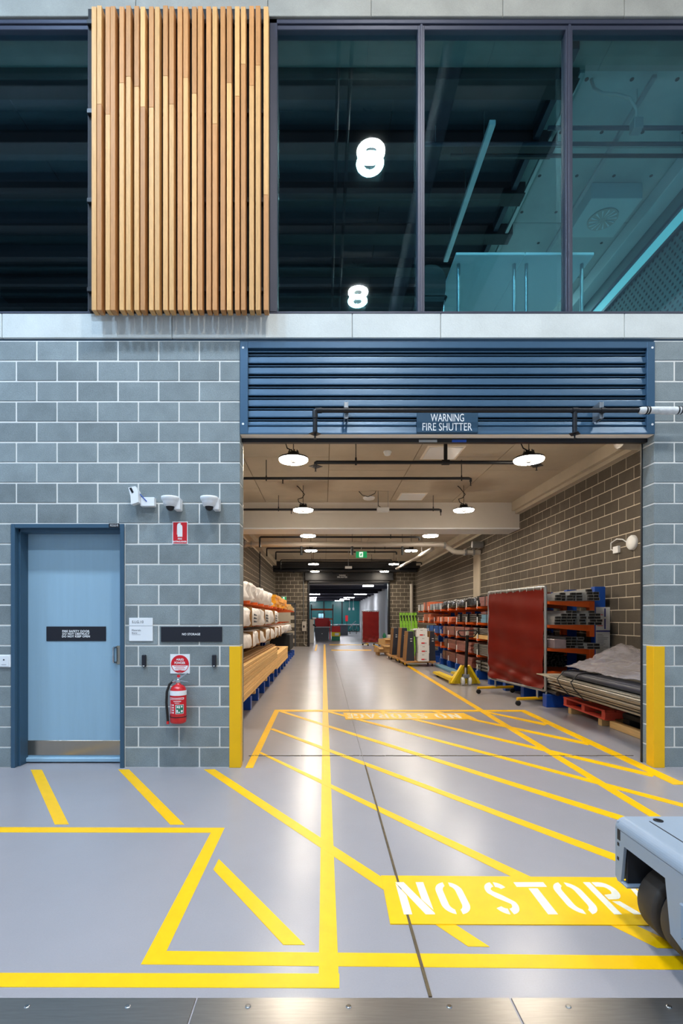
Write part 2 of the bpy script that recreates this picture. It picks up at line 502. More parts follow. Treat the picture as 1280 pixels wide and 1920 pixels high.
GLYPH = {
    'N': [[(0, 0), (0.27, 0), (0.27, 0.56), (0, 0.95)], [(0.0, 1), (0.30, 1), (1, 0.04), (1, 0), (0.70, 0)], [(0.73, 0.44), (1, 0.12), (1, 1), (0.73, 1)]],
    'O': oval(),
    'S': [arc(0.5, 0.73, 0.5, 0.27, 20, 84, 0.26), arc(0.5, 0.73, 0.5, 0.27, 100, 200, 0.26)[:11]+[(0.25, 0.50), (0.75, 0.30), (0.74, 0.28)] + arc(0.5, 0.27, 0.24, 0.11, 0, -80, 0)[1:11]+arc(0.5, 0.27, 0.5, 0.27, -80, 20, 0)[:11]+[(0.62, 0.56), (0.30, 0.70), (0.27, 0.74)]+arc(0.5, 0.73, 0.24, 0.12, 170, 100, 0)[:11],
          arc(0.5, 0.27, 0.5, 0.27, 200, 264, 0.26)],
    'T': [[(0, 0.84), (1, 0.84), (1, 1), (0, 1)], [(0.35, 0), (0.65, 0), (0.65, 0.79), (0.35, 0.79)]],
    'R': [[(0, 0), (0.27, 0), (0.27, 1), (0, 1)], [(0.34, 1), (0.6, 1)]+arc(0.6, 0.72, 0.4, 0.28, 90, -90, 0)[1:11]+[(0.34, 0.44), (0.34, 0.58), (0.55, 0.60)]+arc(0.57, 0.72, 0.16, 0.12, -90, 90, 0)[:11]+[(0.34, 0.85)], [(0.40, 0.38), (0.68, 0.38), (1, 0), (0.70, 0)]],
    'A': [[(0, 0), (0.26, 0), (0.49, 0.86), (0.49, 1), (0.36, 1)], [(0.51, 1), (0.64, 1), (1, 0), (0.74, 0), (0.51, 0.86)], [(0.36, 0.22), (0.64, 0.22), (0.60, 0.36), (0.40, 0.36)]],
    'G': None,
    'E': [[(0, 0), (0.27, 0), (0.27, 1), (0, 1)], [(0.34, 0.84), (1, 0.84), (1, 1), (0.34, 1)], [(0.34, 0.43), (0.85, 0.43), (0.85, 0.57), (0.34, 0.57)], [(0.34, 0), (1, 0), (1, 0.16), (0.34, 0.16)]],
}
GLYPH['G'] = [GLYPH['O'][0], arc(0.5, 0.70, 0.5, 0.30, 20, 76, 0.27), [(0.62, 0.46), (1, 0.46), (1, 0), (0.86, 0), (0.62, 0.10)]]
def stencil(word, place, turn):
    for ch, (x0, x1, y0, y1) in zip(word, place):
        mb = MB()
        for st in GLYPH[ch]:
            P = []
            for u, w in st:
                if turn: u, w = 1-u, 1-w
                P.append((x0+u*(x1-x0), y0+w*(y1-y0)))
            n = len(P)
            a = sum(P[i][0]*P[(i+1) % n][1]-P[(i+1) % n][0]*P[i][1] for i in range(n))
            mb.prism(P if a > 0 else P[::-1], 'z', 0.003, 0.0062)
        mb.build('stencil_letter', M['stencil'], fl, label='white stencilled letter '+ch)
near = [(0.395, 0.55), (0.60, 0.745), (0.868, 0.99), (1.05, 1.215), (1.24, 1.385), (1.435, 1.575), (1.62, 1.76), (1.80, 1.935), (1.975, 2.03)]
stencil('NOSTORAGE', [(a, b, 2.462, 2.762) for a, b in near], False)
stencil('NOSTORAGE', [(2.42-b, 2.42-a, 7.30, 7.62) for a, b in [(v*0.98, w*0.98) for v, w in [(0.40, 0.56), (0.61, 0.765), (0.90, 1.03), (1.075, 1.25), (1.29, 1.445), (1.49, 1.64), (1.68, 1.83), (1.865, 2.01), (2.03, 2.11)]]], True)

MB().box(0.406, 0.419, 1.93, 4.97, -0.01, 0.0054).build('floor_joint', M['joint'], fl)
MB().box(0.409, 0.414, 4.97, 25.0, -0.01, 0.0054).build('floor_joint', M['joint_pale'], fl)
mb = MB()
x = -0.8
while x < 3.25:                                    # ragged line under the shutter
    w = random.uniform(0.03, 0.12)
    y = 5.31+random.uniform(-0.006, 0.006)
    mb.box(x, x+w*random.choice((1, 1, 0.93)), y, y+0.008, -0.01, 0.0056)
    x += w
mb.build('floor_joint', M['joint'], fl, kind='stuff')
plate_screw = MB().lathe([(0.011, 0), (0.011, 0.0015), (0.007, 0.003)], (0, 0, 0), n=10).mesh('screw', M['chrome'])
for a, b in ((-4.13, -2.92), (-2.915, -1.705), (-1.70, -0.493), (-0.487, 0.716), (0.722, 1.93), (1.936, 3.14)):
    p = MB().bbox(a, b, 1.55, 1.925, -0.012, 0.004, 0.002).build('threshold_plate', M['steel'], fl)
    for k in range(3):
        piece('screw', plate_screw, p, (a+0.2+k*0.38, 1.88, 0.004))

# ------------------------------------------------------------------ block walls
block_cache = {}
def block_mesh(w, t, h, axis, m):
    key = (round(w, 3), round(t, 3), round(h, 3), axis, m.name)
    if key not in block_cache:
        mb = MB()
        if axis == 'x': mb.bbox(-w/2, w/2, 0, t, 0, h, 0.004)
        else: mb.bbox(-t, 0, -w/2, w/2, 0, h, 0.004)
        block_cache[key] = mb.mesh('block', m)
    return block_cache[key]
G = 0.0065                                          # half a mortar joint

wf = empty('wall_front', (0, YW, 0), kind='structure', label='grey concrete block wall around the shutter opening')
core = MB()
core.box(-6.0, -3.07, YW+0.004, YB-0.004, 0, 4.2).box(-1.96, XL-0.004, YW+0.004, YB-0.004, 0, 4.2).box(-3.07, -1.96, YW+0.004, YB-0.004, 2.39, 4.2)
core.box(XR+0.004, 5.6, YW+0.004, YB-0.004, 0, 4.2)
core.build('mortar', M['mortar'], wf)
def course_blocks(x0, x1, k, first):
    """blocks of one course between x0 and x1; joints at first + 0.4 n"""
    n = math.ceil((x0-first)/0.4-1e-6)
    cuts = [x0]
    j = first+0.4*n
    while j < x1-1e-6:
        if j > x0+0.04 and j < x1-0.04: cuts.append(j)
        j += 0.4
    cuts.append(x1)
    for a, b in zip(cuts, cuts[1:]):
        if b-a < 0.03: continue
        me = block_mesh(b-a-2*G, YB-YW, 0.2-2*G, 'x', M['block'])
        piece('block', me, wf, ((a+b)/2, YW+random.uniform(-0.0012, 0.0012), k*0.2+G))
for k in range(21):
    first = XL if k % 2 == 0 else XL-0.2
    if k < 12:
        course_blocks(-4.2, -3.07, k, first)
        course_blocks(-1.96, XL+G, k, first)
    else:
        course_blocks(-4.2, XL+G, k, first)
    course_blocks(XR-G, 4.45, k, XR if k % 2 == 0 else XR+0.2)

ws = {}
def side_wall(name, X, face, y_parts):
    """store side wall; face = -1 looks to -x. Nearest blocks are pieces, the rest one joined part"""
    root = empty(name, (X, 15, 0), kind='structure', label='dark grey concrete block wall along the store side')
    mb = MB()
    if face < 0: mb.box(X+0.004, X+0.25, YB, YE+0.2, 0, 4.1)
    else: mb.box(X-0.25, X-0.004, YB, YE+0.2, 0, 4.1)
    mb.build('mortar', M['mortar_in'], root)
    rest = MB(); n = 0
    for i in range(53):
        for k in range(20):
            y0 = YB+0.15+i*0.4+(0.2 if k % 2 else 0)
            y1 = min(y0+0.4, YE)
            if y0 >= YE-0.05: continue
            yc, w = (y0+y1)/2, y1-y0-2*G
            if y_parts[0] <= yc <= y_parts[1] and yc*0+k >= y_parts[2]:
                me = block_mesh(w, 0.1, 0.2-2*G, 'y', M['block_in'])
                piece('block', me, root, (X if face > 0 else X+0.1, yc, k*0.2+G)); n += 1
            else:
                x0, x1 = (X, X+0.03) if face < 0 else (X-0.03, X)
                rest.box(x0, x1, y0+G, y1-G, k*0.2+G, (k+1)*0.2-G)
    rest.build('far_blocks', M['block_in'], root, kind='stuff')
    return root
side_wall('wall_right', WR, -1, (6.9, 14.6, 5))
side_wall('wall_left', WL, 1, (8.6, 15.6, 9))
wb = empty('wall_back', (1.2, YE, 0), kind='structure', label='dark grey block wall around the far shutter opening')
OB = (-0.78, 3.36, 3.30)                            # far opening
mb = MB().box(WL-0.2, OB[0]-0.004, YE+0.004, YE+0.186, 0, 4.1).box(OB[1]+0.004, WR+0.2, YE+0.004, YE+0.186, 0, 4.1).box(OB[0]-0.004, OB[1]+0.004, YE+0.004, YE+0.186, OB[2], 4.28)
mb.build('mortar', M['mortar_in'], wb)
for k in range(20):
    for x0, x1 in ((WL, OB[0]), (OB[1], WR)):
        c = x0-(0.2 if k % 2 else 0)
        while c < x1-0.02:
            a, b = max(c, x0), min(c+0.4, x1)
            c += 0.4
            if b-a < 0.05: continue
            if x0 == WL and b < -1.48 and k < 11: continue        # the grey door stands here
            piece('block', block_mesh(b-a-2*G, 0.19, 0.2-2*G, 'x', M['block_in']), wb, ((a+b)/2, YE, k*0.2+G))

# ------------------------------------------------------------------ store ceiling
ce = MB().box(WL-0.2, WR+0.25, YB, YE+0.2, ZC+0.012, ZC+0.13).build('ceiling', M['ceiling_joint'], origin=(1.2, 15, ZC), kind='structure', label='bare concrete store ceiling with board joints')
colx = [WL-0.2, -1.41, 0.09, 1.59, 3.09, WR+0.2]
panel_cache = {}
for c in range(5):
    y = YB
    ys = [YB]+[6.35+(0.78 if c % 2 else 0)+1.56*i for i in range(13)]+[YE+0.1]
    for a, b in zip(ys, ys[1:]):
        if b-a < 0.1: continue
        w = colx[c+1]-colx[c]
        key = (round(w, 3), round(b-a, 3))
        if key not in panel_cache:
            panel_cache[key] = MB().bbox(-w/2+0.006, w/2-0.006, -(b-a)/2+0.006, (b-a)/2-0.006, 0, 0.02, 0.003).mesh('ceiling_board', M['ceiling'])
        piece('ceiling_board', panel_cache[key], ce, ((colx[c]+colx[c+1])/2, (a+b)/2, ZC))
MB().box(4.56, WR+0.02, YB, 12.1, 4.07, ZC).box(4.64, WR+0.02, YB, 12.1, 4.0, 4.07).build('trim_1', M['ceiling'], kind='structure', label='concrete ledge where the right store wall meets the ceiling')
MB().box(4.56, WR+0.02, 12.8, YE, 4.07, ZC).build('trim_2', M['ceiling'], kind='structure', label='concrete ledge above the rear part of the right store wall')
MB().box(WL-0.02, -2.34, YB, YE, 4.07, ZC).build('trim_3', M['ceiling'], kind='structure', label='concrete ledge along the top of the left store wall')
bh = MB().box(WL-0.1, WR, 12.1, 12.8, 3.66, ZC+0.02).build('beam', M['white_board'], kind='structure', label='white boarded beam crossing the store ceiling')
MB().bbox(WL-0.1, WR, 12.08, 12.82, 3.63, 3.665, 0.004).build('edge_strip', M['white'], bh)
MB().box(WL, WR, 24.6, YE, 3.95, 4.28).build('trim_4', M['black'], kind='structure', label='black boxing above the far shutter')
for y, x0, x1 in ((8.15, 1.73, 2.28), (11.2, 1.76, 2.29)):
    t = empty('access_panel', (2.0, y+0.3, ZC-0.02), 'white access panel in the store ceiling '+('behind the near sprinkler pipe' if y < 9 else 'just before the white beam'), 'hatch', 'ceiling hatches')
    MB().bbox(x0-0.04, x1+0.04, y-0.04, y+0.64, ZC-0.012, ZC+0.004).build('frame', M['cream'], t)
    MB().bbox(x0, x1, y, y+0.6, ZC-0.022, ZC-0.01).build('panel', M['white'], t)
MB().box(3.4, WR, 5.6, 7.1, 3.98, ZC).build('trim_5', M['ceiling'], kind='structure', label='concrete drop in the ceiling beside the foil duct')

# ------------------------------------------------------------------ front: concrete bands, windows
band = empty('trim_6', (0, YW, 4.2), kind='structure', label='pale concrete slab edge between block wall and windows')
for a, b in ((-6.0, -3.165), (-3.16, -1.495), (-1.49, 0.276), (0.281, 1.145), (1.15, 2.95), (2.955, 5.6)):
    MB().bbox(a, b, YW-0.006, YB+0.3, 4.225, 4.465, 0.004).build('slab_edge', M['concrete'], band)
MB().box(-6, 5.6, YW+0.02, YB, 4.19, 4.23).build('shadow_gap', M['doorframe'], band)
MB().box(-6, 5.6, YW+0.012, YB+0.3, 4.226, 4.46).build('joint', M['joint_pale'], band)
topb = empty('beam', (0, YW, 7.4), kind='structure', label='grey concrete beam above the windows')
for a, b in ((-6, -1.85), (-1.845, -0.553), (-0.549, 0.462), (0.466, 1.755), (1.76, 2.95), (2.955, 5.6)):
    MB().bbox(a, b, YW-0.006, YB+0.3, 7.385, 9.1, 0.004).build('beam_face', M['concrete_top'], topb)
MB().box(-6, 5.6, YW+0.01, YB+0.3, 7.39, 9.1).build('joint', M['joint_pale'], topb)

ZB, ZT = 4.465, 7.385
def window(name, x0, x1, mull, label, left_post, right_post):
    w = empty(name, ((x0+x1)/2, YW+0.02, ZB), kind='structure', label=label)
    yf, yb = YW+0.015, YW+0.13
    MB().bbox(x0, x1, yf, yb, ZB, ZB+0.035, 0.004).bbox(x0, x1, yf-0.025, yf+0.03, ZB-0.004, ZB+0.012).build('sill', M['frame'], w)
    MB().bbox(x0, x1, yf, yb, ZT-0.045, ZT, 0.004).bbox(x0, x1, yf+0.015, yb, ZT-0.09, ZT-0.045, 0.004).build('head', M['frame'], w)
    edges = []
    if left_post: MB().bbox(x0, x0+0.075, yf, yb, ZB, ZT, 0.004).build('frame_post', M['frame'], w); edges.append(x0+0.075)
    else: edges.append(x0)
    for a, b in mull:
        c = (a+b)/2
        MB().bbox(a, b, yf+0.012, yb, ZB+0.03, ZT-0.05, 0.004).bbox(c-0.012, c+0.012, yf, yf+0.02, ZB+0.03, ZT-0.05, 0.003).build('mullion', M['frame'], w)
        edges += [a, b]
    if right_post: MB().bbox(x1-0.04, x1, yf, yb, ZB, ZT, 0.004).build('frame_post', M['frame'], w); edges.append(x1-0.04)
    else: edges.append(x1)
    for a, b in zip(edges[::2], edges[1::2]):
        MB().box(a, b, YW+0.075, YW+0.081, ZB+0.03, ZT-0.08).build('pane', M['glass'], w)
        q = MB().box(a, b, YW+0.118, YW+0.124, ZB+0.03, ZT-0.06).build('inner_pane', M['glass'], w)
        q.data.transform(Matrix.Rotation(math.radians(-0.45), 4, 'X'))
    return w
window('window_1', -5.2, -2.29, [(-3.62, -3.55)], 'dark tinted window on the other side of the timber battens', False, True)
window('window_2', -0.535, 5.3, [(0.928, 0.997), (2.393, 2.460), (3.86, 3.93)], 'tall tinted window wall over the shutter opening', True, False)

# timber batten screen
sx = [171.5, 181.5, 197.5, 207, 223.5, 236, 251.5, 263, 279, 290, 305.5, 317, 332.5, 343.5, 359.5, 370.5, 386.5, 398, 413, 425, 440, 451.5, 467, 479, 494]
cutpx = [None, 195, 214, None, 155, 143, 162, 200, 201, None, 142, 195, None, 145, 175, None, None, 232, None, 155, 180, 120, 160, 122, 365]
bs = empty('batten_screen', (-1.40, 4.87, 4.41), 'oak batten screen over a black backing between the windows', 'screen')
MB().box(-2.29, -0.54, 4.84, 5.05, 4.47, 7.39).build('backing', M['blackmatt'], bs)
for i in range(4):
    z = 4.62+i*0.86
    MB().bbox(-2.285, -0.545, 4.80, 4.842, z, z+0.045).build('rail', M['black'], bs)
D0, D1 = 4.715, 4.80
for p, c in zip(sx, cutpx):
    x0 = (p-CX)*D0/FPX; x1 = (p+8.7-CX)*D0/FPX
    top = 7.26+random.uniform(0, 0.012)
    zs = [4.385, top] if c is None else [4.385, EYE-(c-HY)*D0/FPX, top]
    ms = [M['batten'], M['batten_brown']]
    random.shuffle(ms)
    for k, (a, b) in enumerate(zip(zs, zs[1:])):
        MB().bbox(x0, x1, D0, D1, a+0.0005, b-0.0005, 0.002).build('batten', ms[k % 2], bs)

# ------------------------------------------------------------------ rooms behind the glass upstairs
of = MB().box(-6, 4.9, 5.1, 16, 4.413, 4.42).build('floor', M['concrete'], kind='structure', label='upper storey floor slab')
oc = empty('ceiling', (0, 10, 7.42), kind='structure', label='upper storey concrete ceiling behind the glass, its unlit side coloured dark')
MB().box(-6, 4.9, 5.1, 16, 7.46, 7.6).build('slab', M['joint'], oc)
y = 5.1
while y < 15.5:
    for x0, x1 in ((-6, -3.6), (-3.6, -1.2), (-1.2, 0.8), (0.8, 2.62), (2.62, 4.9)):
        MB().bbox(x0+0.004, x1-0.004, y+0.004, y+1.2-0.004, 7.42, 7.47, 0.003).build('ceiling_board', M['office_ceiling' if x0 > 2 else 'dark_ceiling'], oc)  # boards left of the pale ones are coloured dark as if unlit
    y += 1.2
for k in range(6):
    MB().bbox(-6, 2.75+0.1*(k % 2), 5.35+0.72*k, 5.57+0.72*k, 7.26, 7.43, 0.004).build('added_dark_beam', M['black'], oc)  # added beams, stepped ends imitate the dark bands mirrored from the hall
MB().bbox(2.55, 2.62, 5.1, 13, 7.30, 7.43, 0.004).build('edge_beam', M['frame'], oc)
holes = MB()
for i in range(4):
    for j in range(8):
        holes.lathe([(0.022, 0), (0.022, 0.004)], (2.9+i*0.5, 5.5+j*0.6, 7.417), n=10)
holes.build('bolt_holes', M['dark_in'], oc, kind='stuff')
MB().box(-6.0, -5.8, 5.15, 13.0, 4.42, 7.415).build('wall_left', M['dark_ceiling'], kind='structure', label='dark side wall added upstairs to keep sky light out')  # added wall, closes the room against stray sky light
MB().box(-6, 4.9, 13.0, 13.2, 4.42, 7.46).build('wall_back', M['office_wall'], kind='structure', label='upper storey end wall')
wr = empty('wall_right', (4.77, 9, 4.42), kind='structure', label='perforated teal wall lining upstairs')
MB().box(4.77, 4.95, 5.1, 13, 4.42, 7.46).build('lining', M['acoustic'], wr)
dots = MB()
for i in range(46):
    for j in range(24):
        yy, zz = 5.15+i*0.1+(0.05 if j % 2 else 0), 5.2+j*0.075
        dots.box(4.766, 4.772, yy, yy+0.035, zz, zz+0.03)
dots.build('perforations', M['dark_in'], wr, kind='stuff')
t = empty('clerestory_light', (4.7, 8, 6.8), 'long bright strip window high on the teal wall upstairs', 'window')
MB().box(4.755, 4.768, 5.3, 9.2, 6.70, 6.90).build('pane', M['pane_teal'], t)
MB().bbox(4.72, 4.768, 5.2, 9.3, 6.65, 6.70).bbox(4.72, 4.768, 5.2, 9.3, 6.90, 6.95).build('frame', M['frame'], t)
MB().bbox(4.55, 4.77, 5.1, 13, 7.18, 7.40, 0.01).build('trim_7', M['office_wall'], kind='structure', label='pale boxing along the upstairs ceiling edge')

def strip_light(x, y0, y1, z, w, m, name, label, cat='light'):
    t = empty(name, (x, (y0+y1)/2, z), label, cat)
    MB().bbox(x-w/2, x+w/2, y0, y1, z, z+w*0.8, 0.004).build('housing', m, t)
    for yy in (y0+0.3, (y0+y1)/2, y1-0.3): MB().tube([(x, yy, z+w*0.7), (x, yy, 7.42)], 0.004, 6).build('hanger_rod', M['galv'], t)
strip_light(1.88, 5.55, 7.7, 6.97, 0.07, M['white'], 'linear_light', 'long pale linear light hung upstairs over the white table')
strip_light(3.52, 5.3, 8.8, 7.22, 0.05, M['galv'], 'cable_tray', 'thin steel rail hung upstairs in front of the teal wall', 'rail')
strip_light(2.75, 5.3, 9.2, 7.27, 0.05, M['galv'], 'cable_tray', 'steel rail hung upstairs between linear light and ceiling fan grille', 'rail')
for i, (y, z, x0, x1, m, lab) in enumerate(((5.6, 6.98, 2.52, 4.6, 'frame', 'dark blue square rail crossing upstairs close to the glass'), (6.12, 7.15, 1.55, 4.6, 'black', 'black pipe crossing under the upstairs ceiling, the lower of two'), (6.02, 7.2, 1.2, 4.5, 'frame', 'dark pipe crossing under the upstairs ceiling, the upper of two'))):
    t = empty('ceiling_pipe', ((x0+x1)/2, y, z), lab, 'pipe')
    MB().tube([(x0, y, z), (x1, y, z)], 0.022, 10).build('run', M[m], t)
    for xx in (x0+0.15, x1-0.2): MB().tube([(xx, y, z), (xx, y, 7.42)], 0.004, 6).build('hanger_rod', M['galv'], t)
t = empty('flexible_conduit', (3.3, 5.5, 7.1), 'looped grey flexible conduit under the upstairs ceiling', 'conduit')
MB().tube([(2.95, 5.5, 7.42), (2.97, 5.48, 7.3), (3.05, 5.46, 7.22), (3.2, 5.45, 7.2), (3.35, 5.46, 7.17), (3.45, 5.5, 7.08), (3.46, 5.52, 6.98)], 0.016, 8).build('hose', M['pipe_grey'], t)
MB().bbox(3.41, 3.51, 5.47, 5.57, 6.86, 6.98).build('socket_box', M['galv'], t)
t = empty('swirl_diffuser', (4.0, 7.1, 7.2), 'round swirl air grille on a duct box upstairs', 'vent')
MB().bbox(3.65, 4.35, 6.8, 7.5, 7.2, 7.415).build('box', M['office_wall'], t)
MB().lathe([(0.20, 7.185), (0.20, 7.2), (0.05, 7.2)], (4.0, 7.15, 0), n=28).build('plate', M['pipe_grey'], t)
for k in range(14):
    a = 2*PI*k/14
    MB().prism([(4.0+0.05*math.cos(a), 7.15+0.05*math.sin(a)), (4.0+0.18*math.cos(a+0.12), 7.15+0.18*math.sin(a+0.12)), (4.0+0.18*math.cos(a+0.25), 7.15+0.18*math.sin(a+0.25))], 'z', 7.178, 7.187).build('vane', M['white'], t)
# tables and chair upstairs
for x0, x1, lab in ((1.345, 2.045, 'white table top behind the upstairs glass, nearer the chair'), (2.052, 2.75, 'white table top behind the upstairs glass, nearer the teal wall')):
    t = empty('table', ((x0+x1)/2, 5.5, 4.42), lab, 'table', 'tables upstairs')
    MB().bbox(x0, x1, 5.07, 6.4, 5.165, 5.195, 0.004).build('tabletop', M['white'], t)
    for xx in (x0+0.06, x1-0.06):
        for yy in (5.2, 6.3):
            MB().tube([(xx, yy, 4.42), (xx, yy, 5.17)], 0.018, 8).build('leg', M['galv'], t)
t = empty('chair', (1.13, 5.45, 4.42), 'dark blue chair with rounded back beside the upstairs table', 'chair')
MB().prism([(0.98+0.28*0, 4.92)]+[(1.13+0.15*math.cos(a), 5.05+0.14*math.sin(a)) for a in [PI-PI*i/12 for i in range(13)]]+[(1.28, 4.92), (1.26, 4.80), (1.0, 4.80)], 'y', 5.24, 5.27).build('backrest', M['chair'], t)
MB().bbox(0.96, 1.30, 5.24, 5.64, 4.84, 4.88, 0.015).build('seat', M['chair'], t)
for xx in (0.99, 1.27):
    for yy in (5.28, 5.6): MB().tube([(xx, yy, 4.42), (xx, yy, 4.85)], 0.012, 8).build('leg', M['chrome'], t)
t = empty('ceiling_light', (3.4, 9, 7.36), 'added out-of-view panel light that brightens the upstairs room', 'light')
MB().bbox(2.6, 4.2, 9.7, 10.9, 7.36, 7.42).build('diffuser', M['office_fill'], t)  # added panel out of view, brightens the room behind the glass

# ------------------------------------------------------------------ hall in front of the wall (seen mirrored in the glass)
hr = empty('ceiling', (0, 0, 9.7), kind='structure', label='hall roof in front of the facade')
MB().box(-9, 9, -9, 4.9, 9.72, 9.9).build('deck', M['hallroof'], hr)
MB().box(-9, 9, 2.9, 3.2, 9.3, 9.72).build('downstand', M['concrete_top'], hr)
beam_me = MB().bbox(-12.2, 0, 0, 0.18, 0, 0.35, 0.01).mesh('beam', M['hallbeam'])
for k in range(9):
    piece('beam', beam_me, hr, (3.45, 2.62-0.87*k, 9.3))
MB().box(3.45, 3.7, -8, 2.9, 9.15, 9.72).build('girder', M['hallbeam'], hr)
for k in range(2):
    MB().tube([(0.2+k*0.18, -8, 9.18), (0.2+k*0.18, 4.8, 9.18)], 0.03, 8).build('service_pipe', M['black'], hr)
MB().tube([(1.75, -8, 9.1), (1.75, 4.8, 9.1)], 0.16, 16).build('spiral_duct', M['darkgrey'], hr)

def ring_lamp(x, y, z, ceil, R, m, name, label, group, loop=True):
    t = empty(name, (x, y, z), label, 'lamp', group)
    MB().lathe([(R, 0.012), (R*0.99, 0.035), (R*0.72, 0.05), (R*0.40, 0.055), (R*0.38, 0.11), (R*0.30, 0.115)], (x, y, z), n=32).build('housing', M['black'], t)
    MB().lathe([(R*0.58, 0.0), (R*0.60, -0.012), (R*0.93, -0.012), (R*0.97, 0.004), (R*0.98, 0.014), (R*0.58, 0.014)], (x, y, z), n=32).build('diffuser', m, t)
    MB().lathe([(R*0.575, 0.015), (R*0.56, 0.004), (R*0.20, -0.010), (R*0.16, -0.035), (R*0.02, -0.04)], (x, y, z), n=20).build('lens', M['lens'], t)
    fin = MB()
    for k in range(10):
        a = 2*PI*k/10
        c, s = math.cos(a), math.sin(a)
        fin.tube([(x+c*R*0.38, y+s*R*0.38, z+0.05), (x+c*R*0.30, y+s*R*0.30, z+0.14)], 0.008, 5)
    fin.build('cooling_fins', M['black'], t)
    MB().tube([(x, y, z+0.1), (x, y, z+0.22), (x, y, ceil)], 0.006, 6).build('hanger_rod', M['black'], t)
    if loop:
        MB().tube([(x+0.02, y, z+0.12), (x-0.09, y-0.02, z+0.17), (x-0.11, y, z+0.24), (x-0.02, y+0.01, z+0.27), (x+0.03, y, z+0.34), (x-0.08, y, ceil-0.05), (x-0.13, y, ceil-0.01)], 0.009, 6).build('cable', M['black'], t)
    return t
for x, y, lab in ((0.76, 1.9, 'ring lamp hung from the hall roof nearest the window wall'), (0.79, -1.57, 'second ring lamp of the hall row mirrored in the glass'), (-3.0, 1.9, 'unseen ring lamp of the hall masked by the battens, tinted like skylight'),
                  (-3.0, -1.57, 'unseen ring lamp of the hall further from the battens, tinted like skylight'), (6.6, 1.9, 'ring lamp of the hall beyond the right girder'), (-6.6, 1.9, 'unseen outermost ring lamp of the hall, tinted like skylight')):
    ring_lamp(x, y, 9.0, 9.72, 0.23, M['lamp_hall' if x > -1 else 'lamp_sky_tint'], 'pendant_ring_lamp', lab, 'hall ring lamps')
# ------------------------------------------------------------------ door in the block wall
dr = empty('door_1', (-2.515, 4.98, 0), kind='structure', label='pale blue fire door in a slate blue steel frame')
MB().bbox(-3.07, -3.03, 4.885, 5.11, 0, 2.395, 0.003).bbox(-3.035, -3.012, 4.945, 5.11, 0, 2.36, 0.003).build('frame_side', M['doorframe'], dr)
MB().bbox(-2.0, -1.96, 4.885, 5.11, 0, 2.395, 0.003).bbox(-2.012, -1.995, 4.945, 5.11, 0, 2.36, 0.003).build('frame_side', M['doorframe'], dr)
MB().bbox(-3.03, -2.0, 4.885, 5.11, 2.355, 2.395, 0.003).bbox(-3.03, -2.0, 4.945, 5.11, 2.325, 2.357, 0.003).build('frame_head', M['doorframe'], dr)
lf = MB().bbox(-3.028, -1.998, 5.075, 5.12, 0.035, 2.33, 0.003).build('door_leaf', M['door'], dr)
MB().bbox(-3.02, -2.005, 5.07, 5.078, 0.075, 0.225, 0.002).build('kick_plate', M['kick'], dr, label='stainless kick plate')
MB().bbox(-3.03, -1.998, 5.04, 5.09, 0.012, 0.055, 0.008).build('weather_bar', M['door'], dr)
h = MB()
hx = -2.12
h.tube([(hx, 5.075, 1.02), (hx, 5.04, 1.02), (hx-0.004, 5.028, 1.03), (hx-0.004, 5.028, 1.165), (hx, 5.04, 1.175), (hx, 5.075, 1.175)], 0.011, 10)
h.build('handle', M['chrome'], dr, label='chrome pull handle')
h2 = MB().bbox(hx+0.01, hx+0.05, 5.068, 5.076, 1.0, 1.19).build('push_plate', M['kick'], dr)
MB().box(-3.2, -1.9, YB+0.04, YB+0.06, 0, 2.45).build('trim_8', M['blackmatt'], kind='structure', label='dark board closing the doorway behind the door')

def plate(name, x0, x1, z0, z1, y, m, label, cat, th=0.012, r=0.002):
    t = empty(name, ((x0+x1)/2, y, z0), label, cat)
    MB().bbox(x0, x1, y-th, y, z0, z1, r).build('plate', m, t)
    return t
def wx(p, d=YW): return (p-CX)*d/FPX
def wz(p, d=YW): return EYE-(p-HY)*d/FPX

# signs
d = 5.075
t = plate('door_sign', wx(87.3, d), wx(199, d), wz(1202, d), wz(1174.6, d), d, M['sign_black'], 'black sign reading FIRE SAFETY DOOR on the pale blue door', 'sign', 0.006)
for i, s in enumerate(('FIRE SAFETY DOOR', 'DO NOT OBSTRUCT', 'DO NOT KEEP OPEN')):
    w = (0.278, 0.276, 0.284)[i]
    lettering(s, w, 0.0215, 'wall', (wx(143, d), d-0.006, wz(1183.4+i*4.9, d)), M['white_ink'], t, bold=0.03, spacing=1.06)
t = plate('door_number_plate', wx(205.5), wx(225), wz(989.5), wz(982), 4.885, M['black'], 'small black number plate on top of the door frame', 'sign', 0.006)
lettering('XG.S.LG.10', 0.08, 0.022, 'wall', (wx(215.3), 4.879, wz(985.7)), M['white_ink'], t)
t = plate('room_sign', wx(242.5), wx(286.8), wz(1202), wz(1158.5), YW, M['white'], 'white room sign reading S.LG.10 beside the blue door', 'sign', 0.01)
lettering('S.LG.10', 0.112, 0.026, 'wall', (wx(259), YW-0.010, wz(1166)), M['ink'], t)
MB().box(wx(242.5), wx(286.8), YW-0.0108, YW-0.009, wz(1173.6), wz(1173.0)).build('rule', M['lockgrey'], t)
lettering('Materials', 0.088, 0.017, 'wall', (wx(256.3), YW-0.010, wz(1181.7)), M['ink'], t)
lettering('Store', 0.052, 0.016, 'wall', (wx(252.8), YW-0.010, wz(1186.7)), M['ink'], t)
MB().box(wx(248), wx(264), YW-0.0105, YW-0.009, wz(1190.2), wz(1189.6)).build('small_print', M['lockgrey'], t)
t = plate('no_storage_sign', wx(302), wx(416.5), wz(1203.2), wz(1175.2), YW, M['sign_black'], 'black sign reading NO STORAGE over the fire extinguisher', 'sign', 0.01)
